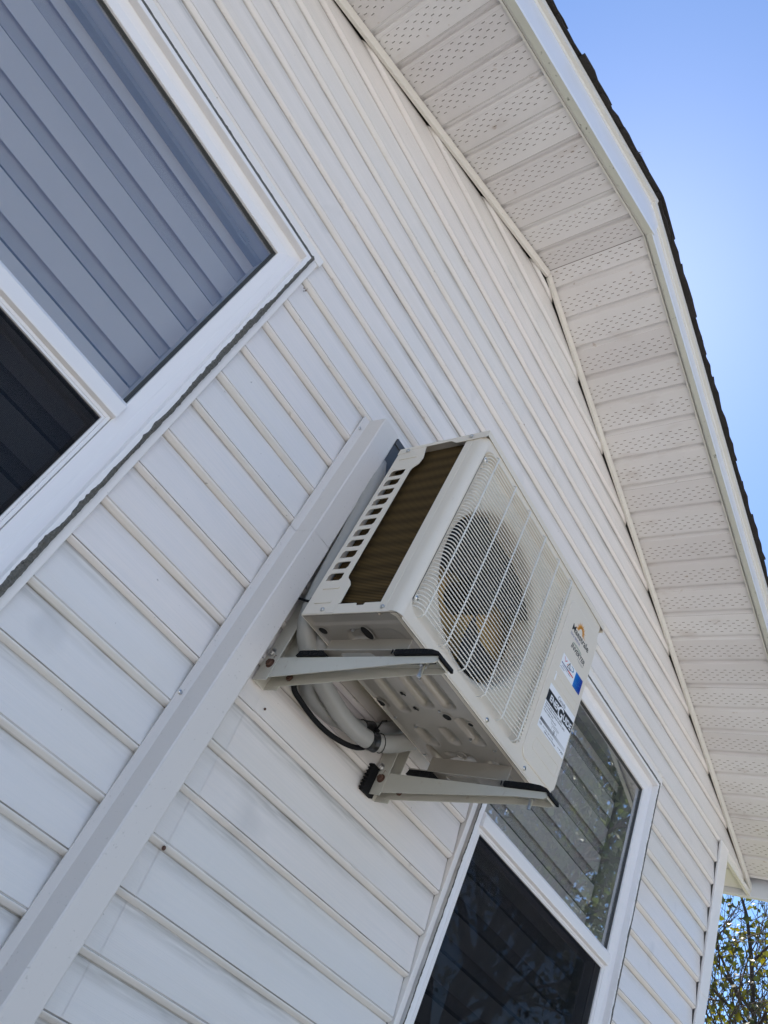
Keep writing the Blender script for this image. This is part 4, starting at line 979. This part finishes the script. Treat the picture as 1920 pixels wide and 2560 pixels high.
quad(ws, 'banner', M_NAVY, 0.2090, 0.2465, 0.3130, 0.3160, v_); quad(ws, 'banner', M_RED, 0.2465, 0.2760, 0.3130, 0.3163, v_)
put(ws, 'sticker_lettering', text_geo('climatisation  chauffage', 0.0030), M_STICK, 0.2110, 0.3136, v_ - 0.0004)
put(ws, 'sticker_lettering', text_geo('ventilation  électricité  réfrigération', 0.0034, bold=0.0001), M_NAVY, 0.2150, 0.3078, v_)
put(ws, 'sticker_lettering', text_geo('RBQ 5715-9012-01', 0.0030, bold=0.0001), M_INK, 0.2080, 0.3012, v_)
for i, tx in enumerate(('Service 24 h', 'Résidentiel', 'Commercial')): put(ws, 'sticker_lettering', text_geo(tx, 0.0028), M_STEELBLUE, 0.3060, 0.3330 - i * 0.0045, v_)
for i, tx in enumerate(('Vente - installation - réparation', 'thermopompes murales', 'estimation gratuite')): put(ws, 'sticker_lettering', text_geo(tx, 0.0026), M_STEELBLUE, 0.2880, 0.3165 - i * 0.0040, v_)
put(ws, 'sticker_lettering', text_geo('Tél: 450 204-4440', 0.0048), M_STEELBLUE, 0.2868, 0.2995, v_)
# energy label
es = quad(ac, 'energy_label', M_STICK, 0.1940, 0.3380, 0.1210, 0.2400, PF - 0.0003)
quad(es, 'black_band', M_INK, 0.1941, 0.3379, 0.1930, 0.2235, PF - 0.0006)
v2 = PF - 0.0010
put(es, 'label_lettering', text_geo('ENER', 0.0225, spacing=0.96, bold=0.0006), M_STICK, 0.2085, 0.2008, v2)
put(es, 'label_lettering', text_geo('G', 0.0430, bold=0.0008), M_STICK, 0.2545, 0.1915, v2)
put(es, 'label_lettering', text_geo('UIDE', 0.0225, spacing=0.96, bold=0.0006), M_STICK, 0.2860, 0.1985, v2)
put(es, 'label_lettering', text_geo('Canada', 0.0145), M_INK, 0.2420, 0.2268, v2 + 0.0004)
v3 = PF - 0.0006
for i, tx in enumerate(('Seasonal energy efficiency ratio (SEER),', "Ratio d'efficacité énergétique saisonnier (SEER),", 'Air source heat pump', "Pompe à chaleur à source d'air")):
    put(es, 'label_lettering', text_geo(tx, 0.0061 if i < 2 else 0.0058, spacing=0.97, bold=0.0001), M_INK, 0.1985, 0.1868 - i * 0.0066, v3)
put(es, 'label_lettering', text_geo('This model/Modèle', 0.0060), M_INK, 0.2435, 0.1600, v3)
bx = MB()
for a, b, c, d in ((0.2530, 0.2830, 0.1575, 0.1581), (0.2530, 0.2830, 0.1450, 0.1456), (0.2530, 0.2536, 0.1456, 0.1575), (0.2824, 0.2830, 0.1456, 0.1575)): bx.box(a, b, v3 - 0.0001, v3, c, d)
part('model_box', bx, M_INK, es)
poly(es, 'arrow', M_INK, [(0.2645, 0.1450), (0.2715, 0.1450), (0.2680, 0.1405)], v3 - 0.0002); put(es, 'label_lettering', text_geo('16', 0.0105, bold=0.0002), M_INK, 0.2622, 0.1472, v3)
quad(es, 'scale_bar', M_BARGRAD, 0.1965, 0.3350, 0.1395, 0.1478 - 0.0005, v3)
put(es, 'label_lettering', text_geo('13.0', 0.0078, bold=0.0002), M_INK, 0.1968, 0.1300, v3); put(es, 'label_lettering', text_geo('24.6', 0.0078, bold=0.0002), M_INK, 0.3195, 0.1285, v3)
put(es, 'label_lettering', text_geo('Uses least energy', 0.0062), M_INK, 0.2300, 0.1315, v3); put(es, 'label_lettering', text_geo("Utilise le moins d'énergie", 0.0062, bold=0.0001), M_INK, 0.2280, 0.1248, v3)
quad(es, 'scale_line', M_INK, 0.2155, 0.2270, 0.1325, 0.1331, v3); quad(es, 'scale_line', M_INK, 0.3010, 0.3140, 0.1312, 0.1318, v3); poly(es, 'arrow', M_INK, [(0.3135, 0.1333), (0.3175, 0.1315), (0.3135, 0.1297)], v3)

# ================================================================== PIPES AND CABLE behind the unit
def pipe(name, label, cat, pts, r, m, wrap=0.0, ring_seed=1, group=None):
    path = catmull(pts, 10); rr = random.Random(ring_seed)
    rs = [r * (1 + wrap * (0.035 * math.sin(i * 0.9 + rr.random()) + rr.uniform(-0.02, 0.02))) for i in range(len(path))]
    mb = MB(); mb.tube(path, rs, 18); o = obj(name, mb, m, None, origin=tuple(pts[0]), smooth=60); tag(o, label, cat, group); return o, path
p1, path1 = pipe('insulated_pipe', 'white tape wrapped pipe making the lower loop under the unit', 'pipe',
    [(1.345, -0.100, 0.830), (1.315, -0.100, 0.782), (1.275, -0.100, 0.744), (1.232, -0.092, 0.712), (1.190, -0.082, 0.694), (1.140, -0.080, 0.686), (1.080, -0.082, 0.686), (1.020, -0.086, 0.694), (0.965, -0.090, 0.705), (0.912, -0.090, 0.724), (0.876, -0.089, 0.755), (0.855, -0.088, 0.800), (0.845, -0.088, 0.870), (0.839, -0.087, 1.0), (0.836, -0.080, 1.13), (0.834, -0.066, 1.22), (0.826, -0.050, 1.28)], 0.0212, M_PIPE, 0.5, 3, 'insulated pipes behind the unit')
p2, path2 = pipe('insulated_pipe', 'grey wrapped pipe running behind the white looped pipe', 'pipe',
    [(1.325, -0.060, 0.860), (1.290, -0.055, 0.800), (1.245, -0.050, 0.757), (1.190, -0.047, 0.722), (1.120, -0.043, 0.696), (1.050, -0.042, 0.684), (0.990, -0.046, 0.690), (0.945, -0.082, 0.716), (0.918, -0.100, 0.752), (0.900, -0.102, 0.800), (0.890, -0.100, 0.880), (0.882, -0.092, 1.0), (0.874, -0.075, 1.12), (0.860, -0.050, 1.20)], 0.0200, M_PIPE2, 0.5, 8, 'insulated pipes behind the unit')
c1, cpath = pipe('cable', 'thin black cable drooping beside the wrapped pipes', 'cable',
    [(1.222, -0.070, 0.700), (1.190, -0.052, 0.672), (1.130, -0.045, 0.655), (1.065, -0.042, 0.650), (0.995, -0.042, 0.657), (0.950, -0.046, 0.668), (0.922, -0.078, 0.695), (0.905, -0.088, 0.730), (0.900, -0.080, 0.80), (0.898, -0.075, 0.95)], 0.0062, M_RUBBER)
# tape bands and tie on the white pipe
def band(path, i0, i1, r, m, name, parent, seed):
    rr = random.Random(seed); mb = MB(); seg = path[i0:i1 + 1]; mb.tube(seg, [r * (1 + rr.uniform(-0.03, 0.05)) for _ in seg], 18); return obj(name, mb, m, parent, smooth=60)
band(path1, 36, 41, 0.0228, M_BLACKTAPE, 'black_tape', p1, 2); band(path2, 26, 31, 0.0222, M_BLACKTAPE, 'black_tape', p2, 4)
for i in (33, 34): 
    c_ = path1[i]; t_ = (path1[i + 1] - path1[i - 1]).normalized(); a_ = t_.cross(Vector((0, 1, 0))).normalized(); b_ = t_.cross(a_)
    if i == 33:
        mb = MB(); mb.tube([c_ + (a_ * math.cos(q) + b_ * math.sin(q)) * 0.0222 for q in np.linspace(0, 2 * math.pi, 26)], 0.0009, 5, False); obj('tie', mb, M_RUBBER, p1)
mb = MB(); c_ = Vector((1.208, -0.070, 0.726)); mb.box(c_.x - 0.006, c_.x + 0.006, c_.y - 0.006, c_.y + 0.004, c_.z - 0.004, c_.z + 0.010); mb.tube([c_ + Vector((0, 0, 0.008)), c_ + Vector((-0.006, -0.012, 0.028)), c_ + Vector((0.004, -0.016, 0.036))], 0.0022, 6); obj('tie_end', mb, M_RUBBER, p1)
zt = MB(); zt.tube([(0.822, -0.070, 0.812), (0.834, -0.108, 0.808), (0.860, -0.1105, 0.802), (0.905, -0.118, 0.792)], 0.0030, 8); zt.box(0.826, 0.846, -0.116, -0.106, 0.803, 0.8155); zt.tube([(0.838, -0.113, 0.812), (0.832, -0.118, 0.824)], 0.002, 6)
tie = obj('cable_tie', zt, M_RUBBER, None, origin=(0.836, -0.1, 0.808)); tag(tie, 'black cable tie strapping the upright pipes beside the duct', 'cable tie')

# ================================================================== SMALL THINGS
# hovering insect near the roof edge
D_ = Vector((0.30449, 0.34280, 1.05826)).normalized(); ip = Vector((0, -1.3454, 0)) + D_ * 1.25
bug = thing('flying_insect', 'tiny winged insect hovering in the sky beside the roof peak', 'insect', tuple(ip))
ex_, ey_ = R0, R1
def bugp(a, b, c=0): return tuple(ip + R0 * a + R1 * b + R2 * c)
mb = MB(); mb.tube([bugp(-0.0030, 0.0004), bugp(-0.0012, 0.0), bugp(0.0008, -0.0002), bugp(0.0024, 0.0)], [0.0004, 0.0009, 0.0008, 0.0003], 8); obj('insect_body', mb, M_INK, bug, smooth=60)
M_WING = mat('insect_wing', (0.45, 0.50, 0.62), 0.3, var=0.1)
for a in ((0.0060, -0.0036), (0.0066, -0.0004), (0.0054, 0.0030), (0.0010, -0.0050)):
    mb = MB(); mb.tube([bugp(0.0004, 0, 0.0002), bugp(a[0] * 0.5, a[1] * 0.5, 0.0006), bugp(a[0], a[1], 0.0004)], [0.00015, 0.00042, 0.00015], 5); obj('insect_wing', mb, M_WING, bug)
for a in ((-0.0046, 0.0042), (-0.0058, -0.0014)):
    mb = MB(); mb.tube([bugp(-0.001, 0), bugp(a[0] * 0.7, a[1] * 0.6), bugp(*a)], 0.00014, 4); obj('insect_leg', mb, M_INK, bug)
def crumbs(name, label, cat, c, spread, n, m, seed):
    r = random.Random(seed); mb = MB()
    for i in range(n):
        x, z = c[0] + r.gauss(0, spread), c[1] + r.gauss(0, spread); s_ = r.uniform(0.0015, 0.0045)
        mb.add([(x + s_ * r.uniform(-1, 1), c[2] - 0.0005 - s_ * r.uniform(0.1, 0.6), z + s_ * r.uniform(-1, 1)) for _ in range(5)], [(0, 1, 2), (0, 2, 3), (0, 3, 4), (1, 2, 4)])
    o = obj(name, mb, m, None, origin=(c[0], c[2], c[1])); tag(o, label, cat); return o
crumbs('leaf_crumb', 'scrap of dry orange leaf stuck to the siding above the unit', 'leaf', (1.2682, 2.003, -0.0130), 0.0050, 12, M_RUSTSTAIN, 4)
crumbs('dirt_crumb', 'dark crumb of dirt stuck on the siding beside the window corner', 'dirt', (0.3900, 1.4600, -0.0145), 0.0030, 10, M_RUST, 9)

# ================================================================== TREES
def tree(name, label, base, height, spread, seed, leaf_m, nleaf, leaf_size, lean=(0, 0), levels=5, group=None, first=0.18):
    r = random.Random(seed); t = thing(name, label, 'tree', base, group)
    segs = []; tips = []
    B0 = Vector(base)
    def grow(p, d, length, rad, lvl):
        n = 5 if lvl < 2 else 4; path = [p.copy()]; rads = [rad]; q = p.copy(); dd = d.copy()
        for i in range(n):
            dd = (dd + Vector((r.gauss(0, 0.13), r.gauss(0, 0.13), r.gauss(0.05, 0.10)))).normalized()
            q = q + dd * (length / n); path.append(q.copy()); rads.append(rad * (1 - 0.62 * (i + 1) / n))
        segs.append((path, rads, lvl))
        if lvl >= levels - 2:
            for i in range(1, n + 1): tips.append((path[i], dd.copy()))
        if lvl >= levels - 1: return
        kids = (7, 6, 5, 4, 3)[lvl] if lvl < 5 else 2
        for c in range(kids):
            f = r.uniform(first if lvl == 0 else 0.2, 1.0) if c < kids - 1 else 1.0
            i = min(int(f * n), n - 1); pp = path[i].lerp(path[i + 1], f * n - i)
            ax = Vector((r.gauss(0, 1), r.gauss(0, 1), r.gauss(0, 0.5))).cross(dd).normalized()
            ang = r.uniform(0.5, 1.05) if c < kids - 1 else r.uniform(0.05, 0.35)
            nd = Matrix.Rotation(ang, 3, ax) @ dd; nd.z += 0.10; nd.normalize()
            grow(pp, nd, length * r.uniform(0.52, 0.74) * spread, max(rads[i] * 0.62, 0.0055), lvl + 1)
    grow(B0 - Vector((0, 0, 0.1)), Vector((lean[0], lean[1], 1)).normalized(), height * 0.52, height * 0.018, 0)
    mb = MB(); mb2 = MB()
    for path, rads, lvl in segs:
        if lvl == 0: mb.tube(path, rads, 10)
        elif lvl < 3: mb2.tube(path, rads, 6, False)
        else: mb2.tube(path, rads, 4, False)
    obj('trunk', mb, M_BARK, t, smooth=50); obj('limbs', mb2, M_BARK, t, smooth=60)
    # leaves: lobed blades, folded on the midrib
    k = len(tips); sh = np.array([(0, 0, 0), (0.28, 0.16, 0.08), (0.55, 0.34, 0.10), (0.52, 0.60, 0.08), (0.26, 0.62, 0.05), (0, 1.0, -0.06), (-0.26, 0.62, 0.05), (-0.52, 0.60, 0.08), (-0.55, 0.34, 0.10), (-0.28, 0.16, 0.08)])
    idx = rng.integers(0, k, nleaf); P = np.array([tips[i][0] for i in idx]) + rng.normal(0, 0.13, (nleaf, 3))
    q = rng.normal(size=(nleaf, 4)); q /= np.linalg.norm(q, axis=1)[:, None]; w, x, y, z = q.T
    Rm = np.stack([1 - 2 * (y * y + z * z), 2 * (x * y - z * w), 2 * (x * z + y * w), 2 * (x * y + z * w), 1 - 2 * (x * x + z * z), 2 * (y * z - x * w), 2 * (x * z - y * w), 2 * (y * z + x * w), 1 - 2 * (x * x + y * y)], 1).reshape(-1, 3, 3)
    s_ = leaf_size * rng.uniform(0.6, 1.25, nleaf)
    V3 = (np.einsum('nij,kj->nki', Rm, sh) * s_[:, None, None] + P[:, None, :])
    nvp = len(sh)
    me = bpy.data.meshes.new('crown'); nvx = nleaf * nvp
    V3 = V3.reshape(-1, 3); V3[:, 2] += 0
    fa = (np.arange(nleaf)[:, None] * nvp); f1 = fa + np.array([0, 1, 2, 3, 4, 5]); f2 = fa + np.array([0, 5, 6, 7, 8, 9])
    loops = np.concatenate([f1, f2], 1).reshape(-1)
    me.vertices.add(nvx); me.vertices.foreach_set('co', (V3 - np.array(base)).astype(np.float32).ravel())
    me.loops.add(len(loops)); me.loops.foreach_set('vertex_index', loops.astype(np.int32))
    me.polygons.add(nleaf * 2); me.polygons.foreach_set('loop_start', (np.arange(nleaf * 2) * 6).astype(np.int32)); 
    me.update(calc_edges=True); me.validate(); me.materials.append(leaf_m)
    o = link(me, 'crown', t, base); o['kind'] = 'stuff'
    return t
tree('maple_tree', 'tree with yellow green leaves and bare twigs beyond the house corner', (12.8, 2.0, -ZC), 8.4, 1.0, 21, M_LEAF, 6000, 0.085, (-0.05, 0.02), 6)
tree('broadleaf_tree', 'tall green leafy tree standing in the yard and mirrored in the far window', (10.6, -5.2, -ZC), 13.0, 1.0, 5, M_LEAF2, 60000, 0.105, (0, 0.02))
tree('shade_tree', 'smaller green tree at the yard edge left of the mirrored one', (8.6, -7.2, -ZC), 10.0, 1.0, 33, M_LEAF2, 40000, 0.095)
print('panels', n_pan)
